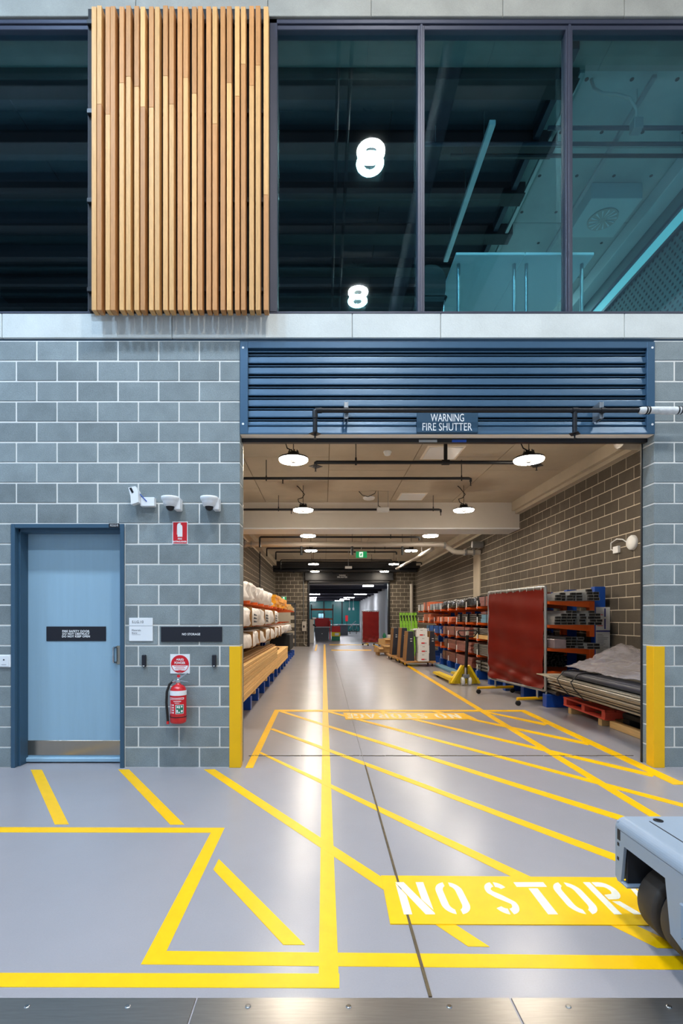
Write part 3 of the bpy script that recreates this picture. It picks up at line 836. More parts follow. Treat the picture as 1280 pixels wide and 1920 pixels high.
lettering('NO STORAGE', 0.178, 0.022, 'wall', (wx(358.8), YW-0.010, wz(1189)), M['white_ink'], t, bold=0.02, spacing=1.05)
t = plate('fire_extinguisher_sign', wx(323.3), wx(352.2), wz(1020.6), wz(978), YW, M['white'], 'red and white sign with an extinguisher symbol below the left dome camera', 'sign', 0.006)
MB().bbox(wx(324.8), wx(350.8), YW-0.0075, YW-0.004, wz(1019.3), wz(979.5), 0.001).build('red_field', M['red_sign'], t)
sx0, sz0 = wx(337.7), wz(1006.8)
MB().prism([(sx0-0.024, sz0), (sx0+0.024, sz0), (sx0+0.024, sz0+0.10), (sx0+0.018, sz0+0.116), (sx0+0.006, sz0+0.122), (sx0+0.006, sz0+0.130), (sx0+0.014, sz0+0.134), (sx0-0.006, sz0+0.136), (sx0-0.022, sz0+0.128), (sx0-0.028, sz0+0.112), (sx0-0.030, sz0+0.022), (sx0-0.026, sz0+0.022), (sx0-0.024, sz0+0.10)], 'y', YW-0.0085, YW-0.005).build('symbol', M['white_ink'], t)
lettering('FIRE', 0.040, 0.0165, 'wall', (wx(337.7), YW-0.0078, wz(1010.5)), M['white_ink'], t, bold=0.03, spacing=1.06)
lettering('EXTINGUISHER', 0.132, 0.017, 'wall', (wx(337.7), YW-0.0078, wz(1015.8)), M['white_ink'], t, bold=0.03, spacing=1.06)
t = plate('powder_sign', wx(319.2), wx(356), wz(1263), wz(1226.5), YW, M['white'], 'white square sign with red disc reading AB(E) POWDER', 'sign', 0.006)
cx, cz = wx(337.6), wz(1245)
def disc(r, y, m, name, parent, a0=0, a1=360, n=36):
    pts = [(cx+r*math.cos(math.radians(a0+(a1-a0)*i/n)), cz+r*math.sin(math.radians(a0+(a1-a0)*i/n))) for i in range(n if a1-a0 == 360 else n+1)]
    return MB().prism(pts, 'y', y, YW-0.004).build(name, m, parent)
disc(0.088, YW-0.0068, M['red_sign'], 'red_disc', t)
disc(0.081, YW-0.0076, M['white_ink'], 'white_band', t, 190, 350)
MB().prism([(cx-0.05, cz-0.083+0.02), (cx+0.05, cz-0.063), (cx+0.03, cz-0.078), (cx-0.03, cz-0.078)], 'y', YW-0.0084, YW-0.005).build('red_segment', M['red_sign'], t)
lettering('AB(E)', 0.074, 0.026, 'wall', (cx, YW-0.0078, cz+0.042), M['white_ink'], t, bold=0.025, spacing=1.06)
lettering('POWDER', 0.106, 0.025, 'wall', (cx, YW-0.0078, cz+0.012), M['white_ink'], t, bold=0.025, spacing=1.06)
for k, w in enumerate((0.115, 0.085, 0.10, 0.03)):
    MB().box(cx-w/2, cx+w/2, YW-0.0084, YW-0.006, cz-0.024-k*0.0125, cz-0.020-k*0.0125).build('small_print', M['red_sign'], t)

# wall switch at the picture edge
t = plate('wall_switch', wx(-2), wx(21.5), wz(1251), wz(1227.5), YW, M['white'], 'white wall switch plate on the blocks before the blue door', 'switch', 0.014, 0.004)
MB().bbox(wx(2), wx(17.5), YW-0.019, YW-0.012, wz(1249.5), wz(1229), 0.002).build('rocker', M['white'], t)
MB().lathe([(0.007, -0.022), (0.007, -0.018)], (wx(9.5), YW, wz(1236.8)), 'y', 12).build('button', M['black'], t)
MB().box(wx(5), wx(14), YW-0.0198, YW-0.018, wz(1246.5), wz(1245.6)).build('small_print', M['lockgrey'], t)

# card readers
for x, lab in ((271, 'black card reader between room sign and extinguisher'), (402, 'black card reader on the yellow corner guard side of the extinguisher')):
    t = empty('card_reader', (wx(x), YW, wz(1250)), lab, 'card reader', 'card readers')
    MB().bbox(wx(x-3.7), wx(x+3.7), YW-0.03, YW, wz(1250), wz(1227.5), 0.006).build('body', M['sign_black'], t)
    MB().box(wx(x-1.7), wx(x+1.7), YW-0.0312, YW-0.028, wz(1248.8), wz(1247.6)).build('indicator', M['white_ink'], t)

# fire extinguisher
ex, ey = -1.402, 4.80
ez = wz(1355, ey)
t = empty('fire_extinguisher', (ex, ey, ez), 'red fire extinguisher with black hose hung on the block wall', 'extinguisher')
R = 0.077
MB().lathe([(R*0.8, 0), (R*0.95, 0.008), (R, 0.025), (R, 0.335), (R*0.97, 0.36), (R*0.84, 0.39), (R*0.6, 0.41), (R*0.3, 0.422), (R*0.26, 0.44)], (ex, ey, ez), n=36).build('cylinder', M['red'], t)
def band_arc(z0, z1, a0, a1, rr, name, m, lab=None):
    z0, z1 = ez+(z0-ez)*1.136, ez+(z1-ez)*1.136
    mb = MB(); n = 20; v = []; f = []
    for i in range(n+1):
        a = math.radians(a0+(a1-a0)*i/n)
        v += [(ex+rr*math.cos(a), ey+rr*math.sin(a), z0), (ex+rr*math.cos(a), ey+rr*math.sin(a), z1)]
    for i in range(n): f.append((2*i, 2*i+2, 2*i+3, 2*i+1))
    mb.add(v, f, True)
    return mb.build(name, m, t, label=lab)
band_arc(ez+0.270, ez+0.316, 170, 370, R+0.0012, 'white_band', M['white_ink'], 'white band under the shoulder')
lb = band_arc(ez+0.085, ez+0.255, 185, 355, R+0.0012, 'front_label', M['red_sign'])
def onlabel(u0, u1, z0, z1, name, m, rr=R+0.002):
    a0 = math.degrees(math.asin(max(-1, min(1, u0/rr))))+270; a1 = math.degrees(math.asin(max(-1, min(1, u1/rr))))+270
    return band_arc(ez+z0, ez+z1, a0, a1, rr, name, m)
onlabel(-0.066, 0.066, 0.232, 0.250, 'label_print', M['white_ink'])
onlabel(-0.062, 0.062, 0.237, 0.245, 'label_print', M['red_sign'], R+0.0026)
onlabel(-0.025, 0.045, 0.213, 0.219, 'label_print', M['white_ink'])
onlabel(-0.012, 0.032, 0.198, 0.202, 'label_print', M['white_ink'])
onlabel(-0.066, -0.061, 0.095, 0.23, 'label_print', M['white_ink'])
for k in range(4):
    onlabel(-0.050, -0.046, 0.100+k*0.024, 0.118+k*0.024, 'label_print', M['white_ink'])
    onlabel(-0.036, -0.022, 0.102+k*0.024, 0.116+k*0.024, 'label_print', M['white_ink'])
onlabel(-0.004, 0.064, 0.098, 0.185, 'label_print', M['white_ink'])
onlabel(0.0, 0.062, 0.102, 0.181, 'picture_panel', M['green_sign'], R+0.0026)
for (u, z, w, hh) in ((0.008, 0.155, 0.014, 0.018), (0.026, 0.150, 0.01, 0.024), (0.044, 0.158, 0.012, 0.016), (0.006, 0.110, 0.012, 0.028), (0.022, 0.108, 0.014, 0.01), (0.044, 0.112, 0.014, 0.02)):
    onlabel(u, u+w, z, z+hh, 'label_print', M['white_ink'], R+0.0032)
MB().lathe([(R+0.002, 0.068), (R+0.003, 0.072), (R+0.002, 0.076)], (ex, ey, ez), n=36).build('strap', M['black'], t)
MB().lathe([(0.022, 0.436), (0.026, 0.445), (0.026, 0.47), (0.016, 0.478), (0.016, 0.50)], (ex, ey, ez), n=16).build('valve', M['chrome'], t)
MB().prism([(ex-0.012, ez+0.478), (ex+0.012, ez+0.476), (ex+0.085, ez+0.535), (ex+0.088, ez+0.545), (ex+0.03, ez+0.515), (ex-0.005, ez+0.50)], 'y', ey-0.014, ey+0.014).build('lever', M['chrome'], t)
MB().prism([(ex, ez+0.455), (ex+0.03, ez+0.468), (ex+0.10, ez+0.452), (ex+0.10, ez+0.445), (ex+0.03, ez+0.455)], 'y', ey-0.012, ey+0.012).build('carry_handle', M['chrome'], t)
MB().lathe([(0.016, -0.006), (0.016, 0.006)], (ex+0.008, ey-0.016, ez+0.512), 'y', 14).build('safety_seal', M['red'], t)
MB().tube([(ex-0.02, ey, ez+0.457), (ex-0.05, ey, ez+0.456), (ex-0.085, ey, ez+0.42), (ex-0.108, ey-0.005, ez+0.34), (ex-0.112, ey-0.01, ez+0.22), (ex-0.102, ey-0.01, ez+0.09), (ex-0.098, ey-0.01, ez+0.02)], 0.012, 10).build('hose', M['rubber'], t)
MB().tube([(ex-0.02, ey, ez+0.457), (ex-0.055, ey, ez+0.452)], 0.014, 10).build('hose_coupling', M['chrome'], t)
MB().tube([(ex-0.098, ey-0.01, ez+0.02), (ex-0.098, ey-0.01, ez-0.012)], 0.014, 10).build('nozzle', M['red'], t)
MB().bbox(ex-0.03, ex+0.03, ey+0.06, YW+0.001, ez+0.25, ez+0.40).build('wall_bracket', M['black'], t)
t.scale.z = 0.88

# cameras over the door
def dome(px, lab):
    x, z = wx(px), wz(936, 4.82)
    t = empty('dome_camera', (x, 4.86, z-0.1), lab, 'camera', 'dome cameras')
    MB().lathe([(0.070, -0.03), (0.082, -0.012), (0.086, 0.004), (0.084, 0.016), (0.05, 0.024)], (x, 4.80, z), n=28).build('cover', M['white'], t)
    MB().lathe([(0.040, -0.078), (0.058, -0.07), (0.070, -0.03)], (x, 4.80, z), n=28).build('body', M['white'], t)
    MB().lathe([(0.004, -0.118), (0.022, -0.112), (0.036, -0.098), (0.042, -0.076)], (x, 4.80, z), n=24).build('lens_dome', M['black'], t)
    MB().bbox(x+0.03, x+0.092, 4.80, YW, z-0.105, z+0.015, 0.008).build('wall_mount', M['white'], t)
dome(325, 'white dome camera above the red extinguisher sign')
dome(396.5, 'white dome camera nearest the shutter opening')
x, z = wx(270), wz(933)
t = empty('motion_sensor', (x, 4.88, wz(951)), 'white tilted sensor on a box above the blue door corner', 'sensor')
MB().prism([(wx(248.5), wz(919.5)), (wx(261), wz(917)), (wx(266.5), wz(926)), (wx(267), wz(946)), (wx(253.5), wz(950.5)), (wx(252.5), wz(935))], 'y', 4.79, 4.86).build('head', M['white'], t)
MB().prism([(wx(250.5), wz(921)), (wx(254.5), wz(919.6)), (wx(258.5), wz(928)), (wx(255.5), wz(930))], 'y', 4.786, 4.80).build('lens', M['black'], t)
MB().bbox(wx(267), wx(293), 4.84, YW, wz(951.5), wz(935), 0.004).build('junction_box', M['white'], t)
MB().tube([(wx(266), 4.84, wz(929)), (wx(272), 4.835, wz(935)), (wx(279), 4.838, wz(943))], 0.005, 8).build('cable', M['blue'], t)

# corner guards
t = empty('corner_guard', (XL, YW, 0), 'yellow angle corner guard beside the extinguisher wall', 'corner guard', 'corner guards')
MB().bbox(wx(430), XL+0.008, YW-0.008, YW, 0, wz(1212), 0.002).build('front_leg', M['guard'], t)
MB().bbox(XL, XL+0.008, YW, YW+0.10, 0, wz(1212), 0.002).build('side_leg', M['guard'], t)
t = empty('corner_guard', (XR, YW, 0), 'yellow angle corner guard on the pier next to the red pallet', 'corner guard', 'corner guards')
MB().bbox(XR-0.008, wx(1245), YW-0.008, YW, 0, wz(1212), 0.002).build('front_leg', M['guard'], t)
MB().bbox(XR-0.008, XR, YW, YW+0.11, 0, wz(1212), 0.002).build('side_leg', M['guard'], t)

# ------------------------------------------------------------------ fire shutter over the opening
fs = empty('fire_shutter', (1.21, 4.93, 3.2), 'dark blue steel fire shutter rolled up in its framed housing', 'shutter')
z0, z1 = wz(814, 4.89), wz(641, 4.89)
MB().bbox(XL+0.002, wx(465), 4.885, 4.99, z0, z1, 0.003).build('frame_side', M['shutter'], fs)
MB().bbox(wx(1211), XR-0.002, 4.885, 4.99, z0, z1, 0.003).build('frame_side', M['shutter'], fs)
MB().bbox(wx(465), wx(1211), 4.885, 4.99, wz(654), z1, 0.003).build('frame_top', M['shutter'], fs)
MB().prism([(4.885, z0), (4.885, z0+0.012), (4.915, wz(797)), (4.93, wz(797)), (4.93, z0)], 'x', wx(465), wx(1211)).build('frame_bottom', M['shutter'], fs)
for p, q in ((456, 653.5), (456, 796), (1220.5, 653.5), (1220.5, 797)):
    MB().lathe([(0.011, -0.004), (0.011, 0)], (wx(p), 4.885, wz(q)), 'y', 10).build('rivet', M['white'], fs)
dark = [661, 681.3, 701.6, 721.6, 742, 762.3, 783]
tops = [654]+[d+6.2 for d in dark]
bots = [d-1.2 for d in dark]+[797.5]
for a, b in zip(tops, bots):
    za, zb = wz(a), wz(b)
    poly = [(4.921, za), (4.918, za-0.010), (4.911, zb+0.014), (4.903, zb+0.006), (4.903, zb), (4.93, zb), (4.94, za)]
    MB().prism(poly, 'x', wx(465), wx(1211)).build('slat', M['shutter'], fs)
for d in dark:
    zc = wz(d+3.0)
    MB().prism([(4.914, zc-0.004), (4.914, zc+0.003), (4.94, zc+0.003), (4.94, zc-0.004)], 'x', wx(465), wx(1211)).build('slat_hinge', M['shutter'], fs)
MB().box(wx(462), wx(1214), 4.95, 4.955, z0+0.02, z1).build('back_plate', M['black'], fs)
MB().prism([(4.895, z0-0.002), (4.895, z0+0.004), (5.02, z0+0.004), (5.02, z0-0.002)], 'x', XL+0.004, XR-0.004).build('soffit', M['cream'], fs, label='cream soffit board')
MB().bbox(XL+0.004, XR-0.004, 4.995, 5.05, wz(829.5, 5.0), wz(821, 5.0), 0.004).build('bottom_rail', M['black'], fs)
MB().box(XL+0.004, XR-0.004, 5.0, YB, 3.25, 4.25).build('drum_cover', M['black'], fs)
MB().bbox(XR-0.012, XR+0.0, 5.075, 5.10, 0, 3.25, 0.003).build('guide_rail', M['black'], fs)
MB().bbox(XL-0.06, XL-0.004, YB+0.004, YB+0.05, 0, 3.25, 0.003).build('guide_rail', M['black'], fs)
for a, b, m in ((785, 819, 'galv'), (847, 874, 'blue')):
    MB().box(wx(a, 4.995), wx(b, 4.995), 4.991, 4.996, wz(829.3, 4.995), wz(824.8, 4.995)).build('rating_label', M[m], fs)
t = plate('fire_shutter_sign', wx(781, 4.87), wx(896, 4.87), wz(811.5, 4.87), wz(773, 4.87), 4.884, M['sign_navy'], 'navy sign reading WARNING FIRE SHUTTER on the near shutter', 'sign', 0.014, 0.004)
lettering('WARNING', 0.325, 0.076, 'wall', (wx(838.3, 4.87), 4.8695, wz(783.2, 4.87)), M['white_ink'], t)
lettering('FIRE SHUTTER', 0.485, 0.076, 'wall', (wx(838.2, 4.87), 4.8695, wz(800.4, 4.87)), M['white_ink'], t)

# sprinkler pipe in front of the shutter
D = 4.76
pz = wz(769.5, D)
t = empty('sprinkler_pipe', (1.3, D, pz), 'black sprinkler pipe across the blue fire shutter', 'pipe')
MB().tube([(wx(590.5, D), D, wz(812, D)), (wx(590.5, D), D, wz(776, D)), (wx(592, D), D, pz), (wx(597, D), D, pz), (wx(1300, D), D, pz)], 0.022, 12).build('run', M['black'], t)
MB().tube([(wx(590.5, D), D, wz(785, D)), (wx(590.5, D), D, wz(772, D)), (wx(593, D), D, pz), (wx(603, D), D, pz)], 0.028, 12).build('elbow', M['black'], t)
MB().tube([(wx(1077, D), D, pz), (wx(1077, D), D, wz(813, D))], 0.022, 12).build('drop', M['black'], t)
MB().tube([(wx(1072, D), D, pz), (wx(1082, D), D, pz)], 0.028, 12).build('tee', M['black'], t)
for p in (590.5, 1077):
    x, z = wx(p, D), wz(813, D)
    hd = MB().prism([(x-0.06, D-0.005), (x, D-0.065), (x+0.06, D+0.005), (x, D+0.065)], 'z', z-0.004, z).build('baffle_plate', M['black'], t)
    MB().lathe([(0.016, -0.05), (0.018, -0.046), (0.006, -0.042), (0.008, -0.02), (0.012, -0.012), (0.012, 0)], (x, D, z), n=12).build('sprinkler_head', M['black'], t)
for p in (649, 1129):
    x = wx(p, D)
    b = MB().bbox(x-0.02, x-0.012, D+0.012, 4.90, wz(783, D), wz(752, D), 0.001).bbox(x+0.012, x+0.02, D+0.012, 4.90, wz(783, D), wz(752, D), 0.001).bbox(x-0.02, x+0.02, D+0.024, D+0.03, wz(783, D), wz(774, D), 0.001).bbox(x-0.02, x+0.02, D+0.024, D+0.03, wz(762, D), wz(752, D), 0.001).build('channel_bracket', M['galv'], t)
    MB().tube([(x-0.02, D, pz), (x+0.02, D, pz)], 0.027, 12).build('pipe_clip', M['black'], t)
wrap = MB().tube([(wx(1197, D), D, pz), (wx(1201, D), D, pz-0.002), (wx(1225, D), D, pz+0.002), (wx(1250, D), D, pz-0.003), (wx(1300, D), D, pz)], 0.035, 12, radii=[0.026, 0.034, 0.033, 0.037, 0.034]).build('tape_wrap', M['tape'], t, label='white tape with black print wound round the pipe')
for p in (1209, 1214, 1268, 1274):
    MB().tube([(wx(p, D), D, pz), (wx(p+2.5, D), D, pz)], 0.038, 12).build('tape_print', M['black'], wrap)

# ------------------------------------------------------------------ machine at the picture edge
t = empty('lift_machine', (1.9, 2.0, 0), 'grey lifting machine with black twin drive wheel over the floor lettering', 'machine')
X0, YF, YN, ZTOP = 1.425, 2.437, 1.35, 0.50
th = 0.014
def side_panel():
    mb = MB()
    # sheet facing -x with the wheel cut-out, in the y-z plane
    outline = [(YF-0.02, 0.195), (YF, 0.215), (YF, ZTOP-0.05), (YN, ZTOP-0.05), (YN, 0.20), (1.98, 0.15), (2.05, 0.172), (2.082, 0.384), (2.366, 0.384), (2.392, 0.200)]
    mb.prism(outline, 'x', X0, X0+th)
    return mb
side_panel().build('side_panel', M['machine'], t)
prof = [(X0, ZTOP-0.052)]+[(X0+0.05-0.05*math.cos(a), ZTOP-0.05+0.05*math.sin(a)) for a in [PI/2*i/8 for i in range(9)]]+[(2.5, ZTOP), (2.5, ZTOP-0.015), (X0+0.05, ZTOP-0.015), (X0+th, ZTOP-0.052)]
MB().prism(prof, 'y', YN, YF).build('top_cover', M['machine'], t)
MB().bbox(X0+0.004, 2.5, YF-0.014, YF-0.001, 0.20, ZTOP-0.015, 0.003).build('end_panel', M['machine'], t)
MB().box(1.55, 1.556, YN, YF-0.06, ZTOP-0.002, ZTOP+0.0012).build('panel_seam', M['machine_in'], t)
MB().lathe([(0.022, 0), (0.022, 0.003), (0.016, 0.004)], (1.60, 2.385, ZTOP), n=16).lathe([(0.009, 0.0), (0.009, 0.006)], (1.60, 2.385, ZTOP), n=8).build('bolt', M['black'], t)
for z0_, z1_, yy, w in ((0.398, 0.448, 2.408, 0.012), (0.368, 0.385, 2.412, 0.008), (0.298, 0.315, 2.414, 0.008)):
    MB().bbox(X0-0.0015, X0+0.004, yy-w, yy+w, z0_, z1_, 0.001).build('slot', M['machine_in'], t)
MB().box(X0+0.02, 2.5, 2.37, 2.385, 0.20, 0.48).box(X0+0.3, 2.5, 1.4, 2.38, 0.18, 0.48).build('inner_frame', M['machine_in'], t)
MB().bbox(X0, X0+0.28, 2.345, 2.40, 0.195, 0.207, 0.003).build('lower_lip', M['machine'], t)
MB().bbox(X0-0.014, X0+0.002, 1.965, 1.985, 0.20, 0.34, 0.006).bbox(X0-0.012, X0+0.002, 1.60, 1.97, 0.185, 0.20, 0.004).build('edge_weld', M['machine'], t)
def tyre(y0, y1, rr):
    b = 0.018
    return [(rr*0.55, y0), (rr-b, y0), (rr-0.004, y0+b*0.5), (rr, y0+b), (rr, y1-b), (rr-0.004, y1-b*0.5), (rr-b, y1), (rr*0.55, y1)]
for a, b in ((2.205, 2.335), (2.045, 2.175)):
    MB().lathe(tyre(a, b, 0.162), (1.62, 0, 0.162), 'y', 40).build('tyre', M['tyre'], t)
MB().lathe([(0.10, 2.03), (0.13, 2.05), (0.13, 2.34), (0.10, 2.35)], (1.62, 0, 0.162), 'y', 28).build('hub', M['black'], t)
# ------------------------------------------------------------------ ring lamps and services of the store
for i, y in enumerate((7.2, 10.55, 13.85, 16.9, 21.1, 24.4)):
    for x, side in ((-0.44, 'timber racks'), (2.96, 'pipe racks')):
        n = ('first', 'second', 'third', 'fourth', 'fifth', 'last')[i]
        ring_lamp(x, y, 3.75, ZC, 0.215, M['lamp_store'], 'pendant_ring_lamp', n+' ring lamp from the opening, store row by the '+side, 'store ring lamps', loop=i < 2)

def ceiling_pipe(pts, r, m, name, label, rods=(), heads=(), plates=()):
    t = empty(name, pts[0], label, 'pipe')
    MB().tube(pts, r, 10).build('run', m, t)
    for x in rods:
        z = pts[len(pts)//2][2]; y = pts[len(pts)//2][1]
        MB().tube([(x, y, z-r), (x, y, ZC)], 0.007, 6).tube([(x, y, z-r*1.4), (x, y, z+r*2.5)], r*0.5, 8).build('hanger_rod', M['black'], t)
    for x, y, z in heads:
        MB().lathe([(0.02, -0.07), (0.008, -0.06), (0.012, 0)], (x, y, z), n=8).build('sprinkler_head', M['black'], t)
    for x, y, z in plates:
        MB().prism([(x-0.11, y-0.01), (x, y-0.12), (x+0.11, y+0.01), (x, y+0.12)], 'z', z-0.005, z).build('baffle_plate', M['black'], t)
    return t
y, z = 7.75, EYE+(HY-867)*7.75/FPX
t = ceiling_pipe([(wx(591.5, y), y, z-0.07), (wx(591.5, y), y, z-0.01), (wx(594, y), y, z), (wx(990, y), y, z), (wx(1003, y), y-0.05, z), (wx(1003, y), y-0.05, z-0.07)], 0.03, M['black'], 'sprinkler_pipe', 'black sprinkler pipe between the two nearest ring lamps', (wx(667, y),), ((wx(591.5, y), y, z-0.07), (wx(1003, y), y-0.05, z-0.07)), ((wx(591.5, y), y, z-0.06), (wx(1003, y), y-0.05, z-0.06)))
MB().tube([(wx(835, y), y, z), (wx(835, y), y, ZC)], 0.03, 10).build('riser', M['black'], t)
MB().tube([(wx(828, y), y, z), (wx(842, y), y, z)], 0.042, 10).build('tee', M['black'], t)
y, z = 8.85, EYE+(HY-897)*8.85/FPX
ceiling_pipe([(WL+0.05, y, z), (wx(878, y), y, z), (wx(882, y), y, z-0.01), (wx(882, y), y, z-0.06)], 0.024, M['black'], 'sprinkler_pipe', 'black sprinkler pipe second from the near shutter', (wx(499, y), wx(865, y)), ((wx(530, y), y, z-0.02), (wx(882, y), y, z-0.06)))
y, z = 11.4, EYE+(HY-955.5)*11.4/FPX
ceiling_pipe([(WL+0.02, y, z-0.25), (WL+0.08, y, z-0.01), (WL+0.12, y, z), (wx(822, y), y, z), (wx(826, y), y, z-0.01), (wx(826, y), y, z-0.06)], 0.026, M['black'], 'sprinkler_pipe', 'black sprinkler pipe right in front of the white beam', (wx(522, y), wx(812, y)), ((wx(546, y), y, z-0.02), (wx(826, y), y, z-0.06)))
for k, (y, py, x0, x1, lab) in enumerate(((14.4, 1007, 487, 786, 'black pipe just beyond the white beam'), (18.6, 1028, 500, 770, 'black pipe behind the big grey pipe'), (19.6, 1035, 517, 743, 'black pipe over the fourth pair of ring lamps'), (22.0, 1050, 526, 734, 'black pipe before the far shutter, the upper one'), (23.2, 1055, 526, 790, 'black pipe before the far shutter, the lower one'))):
    z = EYE+(HY-py)*y/FPX
    a, b = wx(x0, y), wx(x1, y)
    ceiling_pipe([(a, y, z-0.3), (a, y, z-0.02), (a+0.03, y, z), (b-0.03, y, z), (b, y, z-0.02), (b, y, z-0.1)], 0.03, M['black'], 'sprinkler_pipe', lab, (a+0.8*(b-a)*0.35, a+(b-a)*0.82))
y = 24.9; z = EYE+(HY-1069)*y/FPX
ceiling_pipe([(WL, y, z), (WR-0.1, y, z)], 0.10, M['black'], 'main_pipe', 'thick black pipe above the far shutter', (-1.5, 0.4, 2.4))
y = 15.0; z = EYE+(HY-1020.5)*y/FPX
t = ceiling_pipe([(WL+0.05, y, z), (wx(826, y), y, z), (wx(832, y), y, z-0.02), (wx(850, y), y, z-0.22), (wx(856, y), y, z-0.24), (WR-0.05, y, z-0.24)], 0.075, M['pipe_grey'], 'drain_pipe', 'thick pale grey pipe crossing the store behind the white beam', (wx(565, y), wx(660, y), wx(754, y)))
for x in (WL+0.15, WL+0.35, wx(833, y), WR-0.5, WR-0.25):
    zz = z if x < 3 else z-0.24
    if 3 < x < 3.7: zz = z-0.03
    MB().tube([(x-0.03, y, zz), (x+0.03, y, zz)], 0.10, 12).build('coupling', M['galv'], t)
MB().tube([(wx(880, y), y-0.25, z-0.05), (WR-0.05, y-0.25, z-0.05)], 0.10, 12).build('branch', M['galv'], t)
t = ceiling_pipe([(3.36, 15.4, 3.63), (3.30, 22.6, 3.72)], 0.06, M['pipe_grey'], 'drain_pipe', 'pale pipe running away under the ceiling toward the far shutter', ())
MB().tube([(3.34, 17, 3.6), (3.34, 17, ZC)], 0.008, 6).build('hanger_rod', M['galv'], t)
MB().tube([(3.31, 22, 3.6), (3.31, 22, ZC)], 0.008, 6).build('hanger_rod', M['galv'], t)
t = empty('foil_duct', (4.2, 6.5, 3.75), 'silver foil duct with black end at the near ceiling corner', 'duct')
MB().tube([(3.78, 6.35, 3.80), (3.9, 6.35, 3.79), (WR+0.02, 6.4, 3.78)], 0.165, 20).build('duct', M['foil'], t)
MB().lathe([(0.16, 0), (0.12, 0.03), (0.02, 0.035)], (3.78, 6.35, 3.80), 'x', 20).lathe([(0.14, -0.006), (0.14, 0)], (3.78, 6.35, 3.80), 'x', 20).build('end_cap', M['black'], t)
MB().tube([(4.0, 6.17, 3.78), (4.0, 6.17, ZC)], 0.006, 6).build('hanger_strap', M['galv'], t)
# small ceiling things
def P(px, py, d): return W(px, py, d)
x, y = wx(726, 8.4), 8.4
t = empty('smoke_detector', (x, y, ZC-0.07), 'small round smoke detector on the ceiling before the first hatch', 'detector')
MB().lathe([(0.03, -0.07), (0.05, -0.06), (0.06, -0.025), (0.07, -0.02), (0.07, 0.0)], (x, y, ZC), n=20).build('body', M['white'], t)
x, y = wx(690, 11.8), 11.6
t = empty('ceiling_disc', (x, y, ZC-0.05), 'flat round white disc on the ceiling at the white beam', 'access point')
MB().lathe([(0.05, -0.05), (0.12, -0.045), (0.14, -0.02), (0.14, 0)], (x, y, ZC), n=24).build('body', M['white'], t)
y = 11.0
x0, x1, zb = wx(706.5, y), wx(729, y), wz(960, y)
t = empty('control_box', ((x0+x1)/2, y, zb), 'white box hung on two rods in front of the white beam', 'box')
MB().bbox(x0, x1, y-0.06, y+0.06, zb, wz(952, y), 0.01).build('body', M['white'], t)
for x in (x0+0.02, x1-0.02): MB().tube([(x, y, zb+0.08), (x, y, ZC)], 0.005, 6).build('hanger_rod', M['galv'], t)
MB().tube([(x0+0.1, y, zb+0.09), (x0+0.03, y, zb+0.14), (x0+0.02, y, zb+0.55), (x0-0.05, y, ZC-0.06), (x0-0.2, y, ZC-0.13), (x0-0.33, y, ZC-0.09), (x0-0.4, y, ZC-0.01)], 0.008, 6).build('cable', M['black'], t)
y = 19.5
t = empty('control_box', (0.9, y, 3.45), 'white box hung before the far shutter', 'box')
MB().bbox(0.83, 1.10, y, y+0.1, wz(1066, y), wz(1061.5, y), 0.01).build('body', M['white'], t)
MB().tube([(0.96, y+0.05, wz(1063, y)), (0.96, y+0.05, ZC)], 0.006, 6).build('hanger_rod', M['galv'], t)
def exit_sign(px0, px1, py0, py1, d, label, hang):
    x0, x1, z0, z1 = wx(px0, d), wx(px1, d), wz(py1, d), wz(py0, d)
    t = empty('exit_sign', ((x0+x1)/2, d, z0), label, 'sign')
    MB().bbox(x0, x1, d, d+0.05 if hang else YE-0.001, z0, z1+0.05, 0.006).build('body', M['pipe_grey'], t)
    MB().box(x0, x1, d-0.006, d, z0, z1).build('green_panel', M['exit_green'], t)
    w = x1-x0; c = (x0+x1)/2; h = z1-z0
    MB().box(c-w*0.20, c+w*0.14, d-0.010, d-0.005, z0+h*0.12, z1-h*0.10).build('doorway_symbol', M['exit_white'], t)
    m = [(0.0, 0.62), (0.04, 0.80), (0.10, 0.70), (0.08, 0.60), (0.14, 0.50), (0.11, 0.46), (0.05, 0.52), (0.03, 0.42), (0.10, 0.30), (0.07, 0.14), (0.02, 0.16), (0.04, 0.28), (-0.03, 0.36), (-0.08, 0.22), (-0.16, 0.22), (-0.16, 0.28), (-0.11, 0.29), (-0.05, 0.50), (-0.08, 0.58), (-0.12, 0.50), (-0.15, 0.53), (-0.10, 0.66)]
    MB().prism([(c-w*0.03+u*w, z0+v*h) for u, v in m], 'y', d-0.014, d-0.008).build('running_figure', M['exit_green'], t)
    if hang: MB().tube([(c, d+0.02, z1), (c, d+0.02, ZC)], 0.008, 6).build('hanger_rod', M['galv'], t)
exit_sign(667, 687.5, 1034, 1046, 15.6, 'green exit sign with running figure hung in the store centre', True)
exit_sign(527.5, 536.5, 1119, 1126, 25.6, 'small green exit sign over the grey door at the far end', False)

